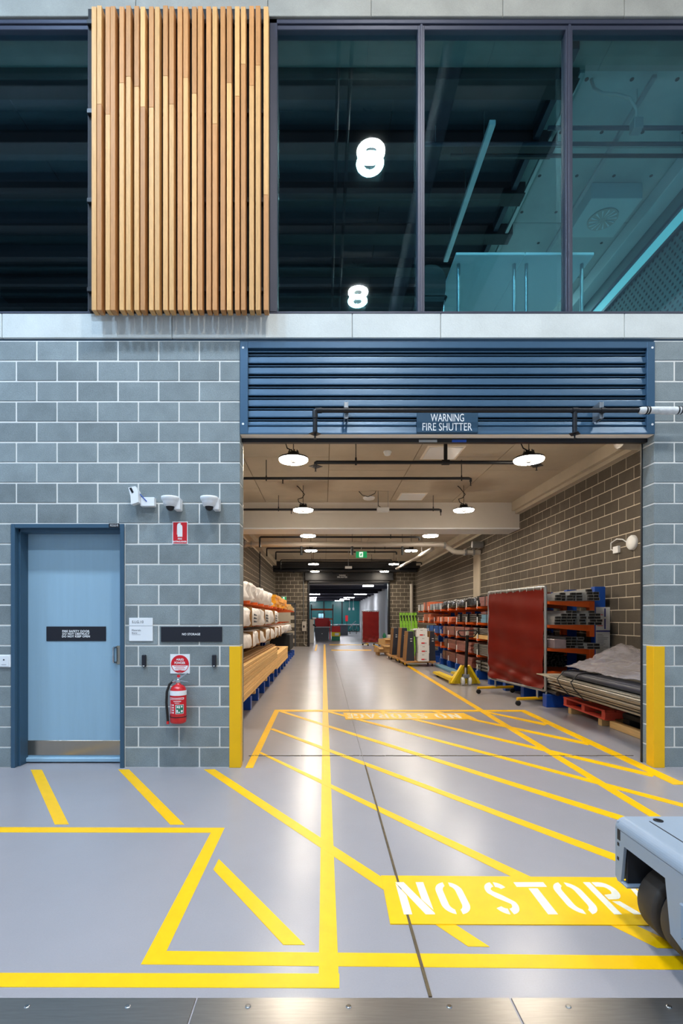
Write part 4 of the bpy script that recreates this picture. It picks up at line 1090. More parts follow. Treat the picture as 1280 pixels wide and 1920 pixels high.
# right wall: router disc, conduit strip; back wall services
t = empty('wall_router', (WR, 7.65, 2.63), 'white oval device with cable on the right block wall', 'access point')
MB().lathe([(0.02, -0.055), (0.10, -0.05), (0.115, -0.03), (0.115, 0)], (WR, 7.65, 2.63), 'x', 28).build('body', M['white'], t)
MB().bbox(WR-0.045, WR, 7.98, 8.12, 2.52, 2.63, 0.005).build('socket', M['white'], t)
MB().tube([(WR-0.03, 7.74, 2.64), (WR-0.05, 7.84, 2.71), (WR-0.05, 8.0, 2.74), (WR-0.05, 8.16, 2.70), (WR-0.04, 8.18, 2.60), (WR-0.03, 8.10, 2.56)], 0.009, 6).build('cable', M['white'], t)
MB().bbox(WR-0.03, WR+0.05, 15.1, 15.75, 0, 3.52, 0.004).build('trim_9', M['ceiling'], kind='structure', label='pale vertical joint strip on the right store wall')
t = empty('down_pipe', (4.50, 25.6, 0), 'cream vertical pipe standing at the far end wall', 'pipe')
MB().tube([(4.50, 25.6, 0), (4.50, 25.6, 3.2)], 0.09, 14).build('run', M['pipe_grey'], t)
MB().tube([(4.50, 25.6, 3.15), (4.50, 25.6, 3.22)], 0.105, 14).build('collar', M['pipe_grey'], t)
t = empty('isolator_box', (-1.02, 25.7, 0.8), 'pale electrical switch box on the far end wall by the opening', 'switch box')
MB().bbox(-1.13, -0.90, 25.6, 25.79, 0.8, 1.30, 0.01).build('case', M['pipe_grey'], t)
MB().bbox(-1.06, -0.99, 25.57, 25.61, 0.98, 1.10, 0.01).build('switch_handle', M['black'], t)
MB().tube([(-1.02, 25.72, 0.8), (-1.02, 25.72, 0.12), (-0.96, 25.72, 0.08), (-0.87, 25.72, 0.06)], 0.02, 8).build('conduit', M['pipe_grey'], t)
MB().tube([(-1.05, 25.72, 1.3), (-1.05, 25.72, 3.9)], 0.016, 8).build('conduit', M['galv'], t)
t = empty('wall_conduit', (-1.85, 24, 2), 'thin dark conduit with a small box on the left store wall', 'conduit')
MB().tube([(WL+0.03, 19.5, ZC), (WL+0.03, 19.5, 2.55)], 0.02, 8).build('run', M['black'], t)
MB().bbox(WL, WL+0.1, 19.4, 19.6, 2.3, 2.62, 0.01).build('box', M['black'], t)
d2 = empty('door_2', (-2.0, YE, 0), kind='structure', label='grey steel door at the far end of the store')
MB().bbox(-2.46, -1.50, YE+0.02, YE+0.08, 0.0, 2.2).build('door_leaf', M['lockgrey'], d2)
MB().bbox(-1.52, -1.45, YE-0.02, YE+0.1, 0, 2.26).bbox(-2.5, -1.45, YE-0.02, YE+0.1, 2.18, 2.26).build('frame', M['darkgrey'], d2)
MB().box(-2.5, -1.46, YE+0.1, YE+0.18, 0, 2.3).build('back_plate', M['darkgrey'], d2)

# ------------------------------------------------------------------ far shutter and the room beyond
f2 = empty('fire_shutter', (1.3, 25.5, 3.3), 'black fire shutter box above the far opening', 'shutter')
MB().bbox(-0.97, 3.56, 25.45, 25.8, wz(1088, 25.45), wz(1073, 25.45), 0.01).build('housing', M['black'], f2)
MB().bbox(-0.78, 3.36, 25.55, 25.8, 3.29, wz(1087, 25.5), 0.01).build('bottom_rail', M['black'], f2)
for a, b in ((-0.84, -0.74), (3.31, 3.41)):
    MB().bbox(a, b, 25.72, 26.0, 0, 3.35, 0.01).build('guide_rail', M['black'], f2)
t = plate('fire_shutter_sign', wx(631, 25.4), wx(653, 25.4), wz(1084.5, 25.4), wz(1076, 25.4), 25.45, M['sign_black'], 'small black sign reading WARNING FIRE SHUTTER on the far shutter', 'sign', 0.02)
lettering('WARNING', 0.34, 0.075, 'wall', (wx(641.5, 25.4), 25.42, wz(1078.6, 25.4)), M['white_ink'], t)
lettering('FIRE SHUTTER', 0.50, 0.075, 'wall', (wx(641.5, 25.4), 25.42, wz(1082, 25.4)), M['white_ink'], t)
FZ = 3.42
fc = MB().box(-8, 8, 26, 56, FZ, FZ+0.2).build('ceiling', M['dark_ceiling'], kind='structure', label='dark ceiling of the workshop beyond the far shutter')
rib = MB().bbox(-8, 8, 0, 0.25, FZ-0.14, FZ+0.02).mesh('rib', M['dark_ceiling'], (0, 0, FZ))
for k in range(9): piece('rib', rib, fc, (0, 30.5+2.8*k, FZ))
MB().box(-8.2, -8, 26, 56, 0, FZ).build('wall_left', M['darkgrey'], kind='structure', label='dark side wall of the far workshop')
MB().box(3.9, 4.1, 35.5, 56, 0, FZ).build('wall_right', M['farwhite'], kind='structure', label='white wall of the far workshop')
MB().bbox(3.86, 4.25, 31.5, 35.5, 0, FZ, 0.02).build('column', M['farwhite'], kind='structure', label='white column just beyond the far opening')
tw = empty('wall_back', (0, 54.8, 0), kind='structure', label='teal glazed wall at the end of the far workshop')
for i in range(6):
    x = -8+i*2.0
    MB().bbox(x+0.06, x+1.94, 54.8, 54.85, 0.06, FZ).build('pane', M['teal'], tw)
    MB().bbox(x-0.06, x+0.06, 54.7, 54.9, 0, FZ).build('mullion', M['black'], tw)
MB().box(-8, 4, 54.9, 55, 0, FZ).build('back_board', M['blackmatt'], tw)
MB().bbox(-8, 3.9, 54.0, 54.7, 0.72, 0.80).build('counter', M['farwhite'], tw)
t = empty('window', (-0.4, 54.7, 1.6), 'small lit window panes in the teal wall', 'window')
for i in range(2):
    for j in range(2):
        MB().box(-0.6+i*0.34, -0.3+i*0.34, 54.72, 54.78, 1.18+j*0.42, 1.55+j*0.42).build('pane', M['pane_lit'], t)
MB().box(-0.66, 0.12, 54.77, 54.79, 1.12, 2.05).build('frame', M['black'], t)
for k, (y, xs) in enumerate(((37.4, (-0.75, 2.75)), (43.5, (-1.1, 2.2)), (47.5, (-1.2, 2.0)), (51.5, (-1.3, 1.6)))):
    for x in xs:
        tag(MB().bbox(x-0.45, x+0.45, y, y+0.35, FZ-0.17, FZ-0.13, 0.01).build('ceiling_light', M['lamp_far']), ('first', 'second', 'third', 'fourth')[k]+' white ceiling light beyond the far opening, over the '+('red cabinet' if x < 0 else 'white column side'), 'light', 'workshop ceiling lights')
tag(MB().bbox(-0.8, 3.3, 27.2, 27.5, FZ-0.12, FZ-0.001, 0.02).build('cable_tray', M['galv']), 'galvanised tray with light just behind the far shutter', 'tray')
tag(MB().bbox(2.2, 2.8, 28.0, 28.3, FZ-0.16, FZ-0.10, 0.01).build('ceiling_light', M['lamp_far']), 'white light just behind the far shutter', 'light')
for x, lab in ((2.35, 'nearer the red lantern'), (2.72, 'nearer the white wall')):
    t = empty('pendant_lamp', (x, 46, 2.0), 'small hanging pendant beyond the far opening, '+lab, 'lamp', 'small pendants')
    MB().lathe([(0.09, 0), (0.09, 0.2), (0.03, 0.26)], (x, 46, 2.2), n=10).build('shade', M['farwhite'], t)
    MB().tube([(x, 46, 2.45), (x, 46, FZ)], 0.012, 5).build('cord', M['white'], t)
# bins and cabinets beyond
t = empty('workshop_cabinet', (-0.1, 33, 0), 'dark grey cabinet with a red back panel beyond the far opening', 'cabinet')
MB().prism([(-0.62, 0.85), (0.35, 0.85), (0.30, 0.0), (-0.55, 0.0)], 'y', 32.6, 33.4).build('body', M['darkgrey'], t)
MB().bbox(-0.68, 0.40, 32.5, 33.5, 0.85, 0.91).build('worktop', M['farwhite'], t)
MB().bbox(-0.60, 0.37, 33.2, 33.4, 0.91, 1.48).build('back_panel', M['red_sign'], t)
MB().lathe([(0.03, -0.02), (0.03, 0)], (-0.12, 32.6, 0.45), 'y', 10).build('lock', M['white'], t)
MB().bbox(0.36, 0.44, 32.7, 33.4, 0.06, 1.3).build('side_panel', M['red_sign'], t)
t = empty('storage_rack', (-0.1, 36, 0), 'orange framed rack behind the red cabinet', 'rack')
MB().bbox(-0.95, 0.65, 36, 36.1, 2.03, 2.16).build('beam', M['orange'], t)
MB().bbox(-0.95, 0.65, 36, 36.1, 1.35, 1.45).build('beam', M['orange'], t)
for x in (-0.95, 0.60): MB().bbox(x, x+0.09, 36, 36.1, 0, 2.45).build('post', M['lockgrey'], t)
t = empty('crate_stack', (0.8, 33, 0), 'red, yellow and green crates standing beyond the far opening', 'crates')
for z0, z1, m in ((0, 0.27, 'exit_green'), (0.27, 0.55, 'jack'), (0.55, 0.95, 'red_sign')):
    w = 0.02 if m != 'exit_green' else 0.0
    MB().bbox(0.52-w, 1.06+w, 32.7, 33.2, z0, z1, 0.02).build('crate', M['green_sign'] if m == 'exit_green' else M[m], t)
MB().box(0.72, 0.98, 32.68, 32.70, 0.33, 0.49).build('paper', M['white'], t)
t = empty('workbench', (1.6, 43, 0), 'dark bench with pale top in the far workshop', 'bench')
MB().bbox(1.25, 2.05, 42.5, 43.5, 0.02, 0.86).build('body', M['darkgrey'], t)
MB().bbox(1.2, 2.25, 42.4, 43.6, 0.86, 0.92).build('worktop', M['lockgrey'], t)
t = empty('grinding_machine', (-0.72, 29, 0), 'pale grey machine at the edge of the far opening', 'machine')
MB().bbox(-0.9, -0.58, 29.0, 29.6, 0, 1.42, 0.03).build('body', M['pipe_grey'], t)
MB().tube([(-0.62, 28.95, 1.08), (-0.52, 28.9, 1.06), (-0.48, 28.9, 0.95)], 0.05, 8).build('hose', M['black'], t)
MB().bbox(-0.68, -0.45, 28.9, 29.1, 1.42, 1.52, 0.03).build('guard', M['white'], t)
t = empty('red_lantern', (2.4, 50, 1.3), 'red paddle shaped marker on a post before the teal wall', 'marker')
MB().bbox(2.15, 2.42, 50, 50.06, 1.15, 1.75, 0.1).build('panel', M['red_sign'], t)
MB().tube([(2.28, 50.03, 0), (2.28, 50.03, 1.2)], 0.03, 6).build('post', M['black'], t)
t = empty('bicycle_stand', (2.9, 46, 0), 'dark wheeled frame in front of the white far wall', 'frame')
for x in (2.35, 3.05):
    MB().tube([(x+0.28*math.cos(2*PI*k/16), 46, 0.5+0.28*math.sin(2*PI*k/16)) for k in range(17)], 0.025, 6).build('wheel', M['rubber'], t)
MB().tube([(2.35, 46, 0.5), (2.6, 46, 0.9), (3.0, 46, 0.95), (3.05, 46, 0.5), (2.65, 46, 0.3), (2.6, 46, 0.9), (2.95, 46, 1.2)], 0.03, 6).build('bars', M['lockgrey'], t)
for x in (2.4, 3.0): MB().tube([(x, 46, 0), (x, 46, 0.5)], 0.03, 6).build('leg', M['rubber'], t)

def welding_screen(A, B, z0, z1, mcurt, label, feet, seed):
    """curtain in a tube frame between the floor points A and B"""
    rnd = random.Random(seed)
    ax, bx = Vector((A[0], A[1], 0)), Vector((B[0], B[1], 0))
    u = (bx-ax); Lw = u.length; u.normalize(); n = Vector((-u.y, u.x, 0))
    if n.y > 0: n = -n
    t = empty('welding_screen', (ax+bx)/2, label, 'screen')
    up = Vector((0, 0, 1))
    MB().tube([ax+up*z0, ax+up*z1], 0.024, 10).build('frame_post', M['galv'], t)
    MB().tube([bx+up*z0, bx+up*z1], 0.024, 10).build('frame_post', M['galv'], t)
    MB().tube([ax+up*z1, bx+up*z1], 0.022, 10).build('frame_rail', M['galv'], t)
    MB().tube([ax+up*z0, bx+up*z0], 0.022, 10).build('frame_rail', M['galv'], t)
    nx, nz = 40, 36
    v = []; f = []
    for side in (0, 1):
        for j in range(nz+1):
            for i in range(nx+1):
                s, w = i/nx, j/nz
                sag = 0.025*abs(math.sin(s*PI*7))*(w**8)
                off = 0.008*math.sin(w*23+s*2.5)+0.006*math.sin(s*14+w*5)
                low = max(0, 0.30-w)
                off += low*0.10*math.sin((w*46+s*7*(1+low)))+low*0.06*math.sin(s*19-w*22)
                p = ax+u*(0.03+s*(Lw-0.06))+up*(z0+0.03+w*(z1-z0-0.05)-sag)+n*(0.02+off+side*0.004)
                v.append(p)
    m = (nx+1)*(nz+1)
    for side in (0, 1):
        for j in range(nz):
            for i in range(nx):
                a = side*m+j*(nx+1)+i
                q = (a, a+1, a+nx+2, a+nx+1)
                f.append(q if side else q[::-1])
    MB().add(v, f, True).build('curtain', mcurt, t)
    tie = MB()
    for i in range(9):
        p = ax+u*(0.08+(Lw-0.16)*i/8)+up*z1
        MB().tube([p+n*0.026-up*0.05, p+n*0.026+up*0.02, p-n*0.02+up*0.022, p-n*0.024-up*0.03], 0.006, 5).build('tie', M['galv'], t)
    for s in feet:
        c = ax+u*(s*Lw)
        MB().tube([c+up*0.11, c+up*z0], 0.022, 8).build('foot_post', M['galv'], t)
        MB().tube([c-n*0.38+up*0.115, c+n*0.38+up*0.115], 0.026, 8).build('foot_bar', M['guard'], t)
        for k in (-0.36, 0.36):
            q = c+n*k
            MB().lathe([(0.02, -0.018), (0.045, -0.014), (0.045, 0.014), (0.02, 0.018)], q+up*0.045, 'y', 14).build('caster', M['rubber'], t)
            MB().tube([q+up*0.045, q+up*0.10], 0.016, 8).build('caster_fork', M['chrome'], t)
    return t
welding_screen((3.31, 10.0), (3.655, 8.22), 0.27, 1.985, M['curtain'], 'large red welding curtain on a wheeled frame before the steel rack', (0.14, 0.88), 1)
welding_screen((2.03, 26.6), (2.98, 26.9), 0.14, 1.86, M['curtain_far'], 'dark red welding curtain standing in the far opening', (0.2, 0.85), 2)

# ------------------------------------------------------------------ cantilever racks
def rack(x_wall, x_tip, ys, levels, label):
    s = 1 if x_tip > x_wall else -1
    t = empty('cantilever_rack', ((x_wall+x_tip)/2, sum(ys)/len(ys), 0), label, 'rack', 'cantilever racks')
    def bb(xa, xb, *r): return (min(xa, xb), max(xa, xb))+r
    leg = MB().bbox(*bb(x_wall, x_tip), -0.075, 0.075, 0, 0.21, 0.006).mesh('base_leg', M['blue'])
    col = MB().bbox(*bb(x_wall, x_wall+s*0.18), -0.06, 0.06, 0.2, 1.99, 0.006).mesh('column', M['blue'])
    xa = x_wall+s*0.16
    zt = 0
    arm = MB().prism([(xa, -0.115 if s < 0 else -0.07), (xa, 0), (x_tip-s*0.02, 0), (x_tip-s*0.02, -0.045)], 'y', -0.045, 0.045).mesh('arm', M['orange'])
    arm_short = MB().prism([(xa, -0.06), (xa, 0), (x_tip-s*0.22, 0), (x_tip-s*0.22, -0.03)], 'y', -0.045, 0.045).mesh('arm', M['orange'])
    plate_ = MB().bbox(*bb(xa-s*0.0, xa+s*0.10), -0.055, 0.055, -0.20 if s < 0 else -0.10, 0.0, 0.004).mesh('arm_bracket', M['orange'])
    pin = MB().tube([(x_tip-s*0.03, 0, -0.06), (x_tip-s*0.03, 0, 0.14)], 0.013, 8).mesh('stop_pin', M['white'])
    for y in ys:
        piece('base_leg', leg, t, (0, y, 0)); piece('column', col, t, (0, y, 0))
        if s < 0: piece('stop_pin', pin, t, (0, y, 0.22))
        for z in levels:
            a = piece('arm', arm if s < 0 or z > 1.5 else arm_short, t, (0, y, z)); piece('arm_bracket', plate_, t, (0, y, z))
            if s < 0: piece('stop_pin', pin, t, (0, y, z))
    brace = MB()
    for z in (0.5, 1.9):
        MB().bbox(*bb(x_wall+s*0.04, x_wall+s*0.09), ys[0], ys[-1], z, z+0.06).build('brace', M['blue'], t)
    return t
RL = (0.585, 0.975, 1.36, 1.75)
rack(4.64, 3.66, [8.27+0.93*k for k in range(13)], RL, 'blue and orange cantilever rack holding steel along the right wall')
LL = (0.98, 1.33, 1.75)
rack(-2.50, -1.17, [7.13+0.90*k for k in range(15)], LL, 'blue and orange cantilever rack holding timber along the left wall')

# steel channels on the three near arms (each piece lies loose)
def channel(w, h, L):
    q = 0.0035
    mb = MB()
    mb.prism([(0, 0), (w, 0), (w, h), (0, h), (0, h-q), (w-q, h-q), (w-q, q), (0, q)], 'y', 0, L)
    mb.box(q*0.2, w-q, 0.05, L, q, h-q)
    return mb
ORD = ('first', 'second', 'third', 'fourth', 'fifth', 'sixth', 'seventh', 'eighth')
chm = [channel(0.082, 0.045, L).mesh('steel_channel', M['galv']) for L in (1.25, 1.15, 1.3)]
box_in = MB().box(0.004, 0.078, 0.003, 0.045, 0.004, 0.041).mesh('hollow_shade', M['dark_in'])  # solid dark block paints the shade inside the channel end
def loose_channel(x, y, z, lab, grp):
    me = random.choice(chm)
    o = bpy.data.objects.new('steel_channel', me); COL.objects.link(o)
    o.location = (x, y, z)
    tag(o, lab, 'steel', grp)
    h = bpy.data.objects.new('hollow_shade', box_in); COL.objects.link(h); h.parent = o
for lev, cols in ((1.752, [(3.712, 2), (3.796, 2), (3.88, 3), (3.964, 2), (4.048, 3), (4.132, 3), (4.216, 4), (4.298, 3)]),
                  (1.362, [(3.712, 3), (3.796, 4), (3.88, 5), (3.964, 4), (4.048, 5), (4.132, 4), (4.216, 5), (4.298, 4)]),
                  (0.977, [(3.95, 4), (4.035, 4), (4.12, 4), (4.205, 2), (4.294, 2)])):
    nm = {1.752: 'top', 1.362: 'second', 0.977: 'third'}[lev]
    for ci, (x, n) in enumerate(cols):
        yb = 8.04+random.uniform(-0.10, 0.16) if x < 4.15 else 7.88+random.uniform(-0.08, 0.10)
        for k in range(n):
            loose_channel(x, yb+random.uniform(-0.03, 0.03), lev+k*0.0462, 'galvanised steel channel, %s arms by red curtain, %s column from aisle, %s tier up' % (nm, ORD[ci], ORD[k]), 'steel channels on the %s arms' % nm)
for x, w, h_, lab in ((3.72, 0.20, 0.15, 'clear wrapped pack of sections on the third arms beside the steel channels'),):
    tag(MB().bbox(x, x+w, 8.05, 9.3, 0.977, 0.977+h_, 0.01).build('wrapped_pack', M['clear_pack'], origin=(x+w/2, 8.7, 0.977)), lab, 'pack')
# long packs on the right rack
def pack(x0, x1, y0, y1, z, h, m, name, label, cat, rows=3, cols=3, parts=True, tube=False):
    t = empty(name, ((x0+x1)/2, (y0+y1)/2, z), label, cat)
    cw, rh = (x1-x0)/cols, h/rows
    for r in range(rows):
        for c in range(cols):
            a = x0+c*cw; zz = z+r*rh
            dy = random.uniform(-0.06, 0.06)
            if tube: MB().tube([(a+cw/2, y0+dy, zz+rh/2), (a+cw/2, y1+dy, zz+rh/2)], min(cw, rh)/2*0.98, 8).build('tube', m, t)
            else: MB().bbox(a+0.001, a+cw-0.001, y0+dy, y1+dy, zz, zz+rh-0.002, 0.004).build('length', m, t)
    for yy in (y0+0.4, (y0+y1)/2, y1-0.4):
        MB().bbox(x0-0.006, x1+0.006, yy-0.02, yy+0.02, z, z+h+0.005, 0.002).build('band', M['black'], t)
    return t
def soft(x0, x1, y0, y1, z0, z1, m, name, label, cat, seed, amp=0.03, nx=10, ny=44, bands=()):
    """a lumpy wrapped bundle"""
    from mathutils import noise
    t = empty(name, ((x0+x1)/2, (y0+y1)/2, z0), label, cat)
    v = []; f = []
    cx, cz, hx, hz = (x0+x1)/2, (z0+z1)/2, (x1-x0)/2, (z1-z0)/2
    n = 28
    def ring(y, sc):
        o = []
        for k in range(n):
            a = 2*PI*k/n
            c, s = math.cos(a), math.sin(a)
            e = 0.32
            px = cx+hx*sc*math.copysign(abs(c)**e, c); pz = cz+hz*sc*math.copysign(abs(s)**e, s)
            q = noise.noise(Vector((px*5+seed, y*3.2, pz*7)))*amp+noise.noise(Vector((px*14, y*9+seed, pz*16)))*amp*0.45
            ins = -abs(amp)*0.2
            for b in bands:
                if abs(y-b) < 0.06: ins -= 0.012
            px += c*(q+ins); pz = max(z0, pz+s*(q+ins))
            o.append((px, y+noise.noise(Vector((px*6, seed, pz*6)))*amp*0.8, pz))
        return o
    rings = [ring(y0, 0.72)]+[ring(y0+(y1-y0)*i/ny, 1) for i in range(ny+1)]+[ring(y1, 0.72)]
    for r in rings: v += r
    for i in range(len(rings)-1):
        for k in range(n):
            k2 = (k+1) % n
            f.append((i*n+k, (i+1)*n+k, (i+1)*n+k2, i*n+k2))
    mb = MB().add(v, f, True)
    mb.add(rings[0], [tuple(range(n))]); mb.add(rings[-1], [tuple(range(n))[::-1]])
    mb.build('wrapping', m, t)
    for b in bands:
        MB().bbox(x0-0.004, x1+0.006, b-0.012, b+0.012, z0, z1+0.004, 0.003).build('band', M['brownwood'], t)
    return t
TOP, SEC, THI, FOU, BAS = 1.752, 1.362, 0.977, 0.587, 0.212
pack(3.720, 4.37, 9.62, 11.9, TOP, 0.22, M['redbrown'], 'timber_pack', 'clear wrapped red brown pack on the top arms behind the red curtain', 'pack')
soft(3.715, 4.37, 12.1, 15.6, TOP, TOP+0.26, M['blackwrap'], 'wrapped_bundle', 'black plastic wrapped bundle on the top arms of the right rack', 'bundle', 3, 0.05)
pack(3.720, 4.37, 15.8, 17.5, TOP, 0.2, M['galv'], 'steel_pack', 'silver steel pack at the far part of the top arms, right rack', 'pack')
pack(3.720, 4.37, 17.7, 18.6, TOP, 0.3, M['brick_orange'], 'timber_pack', 'orange pack on the top arms of the right rack', 'pack', rows=5)
pack(3.715, 4.37, 18.7, 19.6, TOP, 0.24, M['board'], 'panel_pack', 'pale grey pack at the far end of the top arms', 'pack')
pack(3.720, 4.37, 9.5, 11.8, SEC, 0.19, M['greyblue'], 'panel_pack', 'blue grey pack on the second arms behind the red curtain', 'pack', rows=2, cols=2)
pack(3.720, 4.37, 9.5, 11.8, SEC+0.2, 0.06, M['redbrown'], 'timber_pack', 'red brown pack lying on the blue grey pack', 'pack', rows=1)
pack(3.800, 4.37, 12.0, 14.3, SEC, 0.22, M['galv_dark'], 'tube_bundle', 'dark tube bundle on the second arms next to the blue grey pack', 'bundle', rows=4, cols=5, tube=True)
pack(3.715, 4.37, 14.5, 16.4, SEC, 0.15, M['brick_orange'], 'timber_pack', 'orange topped pack on the second arms, right rack middle', 'pack', rows=3)
pack(3.720, 4.37, 17.4, 18.6, SEC, 0.26, M['brick_orange'], 'timber_pack', 'tall orange pack on the second arms, far part of the right rack', 'pack', rows=5)
pack(3.715, 4.20, 9.5, 12.4, THI, 0.09, M['pinewood'], 'timber_pack', 'pale timber lengths on the third arms behind the pallet jack handle', 'pack', rows=1, cols=4)
pack(3.740, 4.37, 9.5, 12.5, THI+0.10, 0.15, M['galv_dark'], 'tube_bundle', 'dark tubes lying over pale timber on the third arms', 'bundle', rows=4, cols=8, tube=True)
pack(3.720, 4.37, 12.8, 15.6, THI, 0.25, M['redbrown'], 'timber_pack', 'red brown pack on the third arms behind the pallet jack', 'pack', rows=5)
pack(3.720, 4.37, 15.8, 18.0, THI, 0.24, M['blue'], 'panel_pack', 'blue pack on the third arms behind the white cartons', 'pack', rows=2, cols=2)
pack(3.715, 4.37, 9.0, 12.4, FOU, 0.26, M['galv_dark'], 'tube_bundle', 'dark tube bundle on the lowest arms behind the pallet jack', 'bundle', rows=7, cols=12, tube=True)
pack(3.715, 4.37, 12.6, 15.4, FOU, 0.26, M['redbrown'], 'timber_pack', 'red brown pack on the lowest arms beside the carton trolley', 'pack', rows=5)
pack(3.715, 4.37, 8.98, 12.2, BAS, 0.24, M['galv_dark'], 'tube_bundle', 'thick dark tubes lying on the blue rack feet by the pallet jack', 'bundle', rows=3, cols=9, tube=True)
pack(3.715, 4.37, 12.5, 15.6, BAS, 0.26, M['redbrown'], 'timber_pack', 'red brown pack on the blue rack feet beside the carton trolley', 'pack', rows=5)
pack(3.715, 4.37, 8.05, 8.85, BAS, 0.24, M['galv_dark'], 'tube_bundle', 'dark short tubes on the nearest blue rack feet', 'bundle', rows=3, cols=6, tube=True)
tag(MB().bbox(3.38, 3.60, 11.6, 15.2, 0, 0.07, 0.01).build('floor_rail', M['greyblue']), 'blue rail lying on the floor along the right rack feet', 'rail')
# notices on the rack end
t = empty('notice_board', (4.58, 8.17, 0.84), 'white notice sheets with blue print on the rack end', 'notice')
MB().bbox(4.47, 4.70, 8.185, 8.20, 1.26, 1.65, 0.002).build('sheet', M['board'], t)
MB().bbox(4.47, 4.70, 8.185, 8.20, 0.80, 1.25, 0.002).build('sheet', M['board'], t)
for k in range(2): MB().box(4.605, 4.625, 8.182, 8.186, 1.29+k*0.20, 1.46+k*0.17).build('blue_bar', M['notice_blue'], t)
MB().box(4.475, 4.695, 8.182, 8.186, 1.245, 1.268).build('blue_bar', M['notice_blue'], t)
for k in range(14):
    MB().box(4.49, 4.55+random.uniform(0.0, 0.12), 8.182, 8.186, 0.86+k*0.026, 0.868+k*0.026).build('print_line', M['lockgrey'], t)
for k in range(3): MB().box(4.49, 4.58, 8.182, 8.186, 1.34+k*0.09, 1.352+k*0.09).build('print_line', M['red_sign'], t)

# ------------------------------------------------------------------ sheet pile by the right jamb
t = empty('red_pallet', (4.2, 7.25, 0.09), 'red painted wooden pallet under the strapped sheet pile', 'pallet')
for x0 in (3.78, 3.94, 4.10, 4.26, 4.42, 4.58):
    MB().bbox(x0, x0+0.13, 6.70, 7.86, 0.205, 0.228, 0.003).build('deck_board', M['redpallet'], t)
for y0 in (6.70, 7.23, 7.77): MB().bbox(3.78, 4.71, y0, y0+0.09, 0.115, 0.205, 0.003).build('stringer', M['redpallet'], t)
MB().bbox(3.775, 3.795, 6.70, 7.86, 0.095, 0.118, 0.003).bbox(3.775, 3.80, 6.70, 7.86, 0.205, 0.232, 0.003).build('edge_board', M['redpallet'], t)
for x0 in (3.80, 4.15, 4.55): MB().bbox(x0, x0+0.12, 6.70, 7.86, 0.09, 0.115, 0.003).build('bottom_board', M['redpallet'], t)
for y0, lab in ((6.78, 'yellow timber bearer under the near end of the red pallet'), (7.62, 'yellow timber bearer under the far end of the red pallet')):
    tag(MB().bbox(3.78, 4.7, y0, y0+0.09, 0, 0.09, 0.004).build('timber_bearer', M['pinewood']), lab, 'timber')
tag(MB().bbox(3.84, 3.93, 5.2, 6.70, 0.0, 0.09, 0.004).build('timber_bearer', M['pinewood']), 'long timber skid on the floor behind the right jamb', 'timber')
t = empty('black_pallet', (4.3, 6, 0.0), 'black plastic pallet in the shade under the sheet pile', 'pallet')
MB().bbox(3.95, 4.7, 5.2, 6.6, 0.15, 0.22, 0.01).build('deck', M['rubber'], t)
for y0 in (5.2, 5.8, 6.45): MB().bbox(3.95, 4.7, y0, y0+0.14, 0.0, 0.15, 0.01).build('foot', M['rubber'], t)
t = empty('sheet_pile', (4.05, 6.5, 0.234), 'strapped pile of long grey metal sheets on the red pallet', 'pile')
for y0 in (5.9, 6.75, 7.3): MB().bbox(3.92, 4.66, y0, y0+0.09, 0.234, 0.355, 0.004).build('bearer', M['brownwood'], t)
z = 0.358
for k in range(11):
    h_ = random.choice((0.018, 0.026, 0.034))
    x0 = 3.58-0.18*min(1, k/9)+random.uniform(-0.03, 0.03)
    y1 = 7.72+random.uniform(-0.35, 0.14) if k != 9 else 7.95
    MB().bbox(x0, 4.68, 5.15, y1, z, z+h_-0.007, 0.003).build('sheet', M['sheet'], t)
    z += h_
ZS = z
for k, x0 in enumerate((3.50, 3.585, 3.67, 3.755)):
    MB().tube([(x0+0.04, 5.15, ZS+0.042), (x0+0.04, 7.35+0.08*k, ZS+0.042)], 0.041, 12).build('black_tube', M['navy'], t)
zz = ZS
for k in range(7):
    MB().bbox(3.84+k*0.05, 4.68, 5.15, 7.75-random.uniform(0, 0.15), zz, zz+0.022, 0.003).build('sheet', M['sheet'], t)
    zz += 0.024
for yy, sk in ((7.22, 0.0), (6.82, 0.0)):
    MB().tube([(3.80, yy-0.02, 0.345), (3.56, yy-0.01, 0.345), (3.42, yy, 0.50), (3.385, yy+0.01, ZS-0.02), (3.49, yy+0.03, ZS+0.085), (3.62, yy+0.05, ZS+0.095), (3.84, yy+0.08, ZS+0.08)], 0.008, 6).build('strap', M['black'], t)
from mathutils import noise
v = []; f = []
nx, ny = 26, 44
for s in (0, 1):
    for j in range(ny+1):
        for i in range(nx+1):
            u, w = i/nx, j/ny
            x = 3.62+u*1.08; y = 5.12+w*(2.62-0.25*(1-u))
            base = ZS+0.135+0.22*min(1, u*1.15)
            ridge = 0.12*math.exp(-((w-0.95)/0.09)**2)*math.exp(-((u-0.80)/0.28)**2)
            nz = 0.022*noise.noise(Vector((x*9, y*3, 1)))+0.014*noise.noise(Vector((x*22, y*14, 4)))*(0.4+w)
            v.append((x, y+0.05*noise.noise(Vector((x*8, 2, 0))), base+ridge+nz+s*0.004))
m_ = (nx+1)*(ny+1)
for s in (0, 1):
    for j in range(ny):
        for i in range(nx):
            a = s*m_+j*(nx+1)+i
            q = (a, a+1, a+nx+2, a+nx+1)
            f.append(q if s else q[::-1])
tag(MB().add(v, f, True).build('plastic_cover', M['film'], origin=(4.2, 6.4, ZS+0.1)), 'crumpled clear plastic film spread over the sheet pile', 'plastic film')

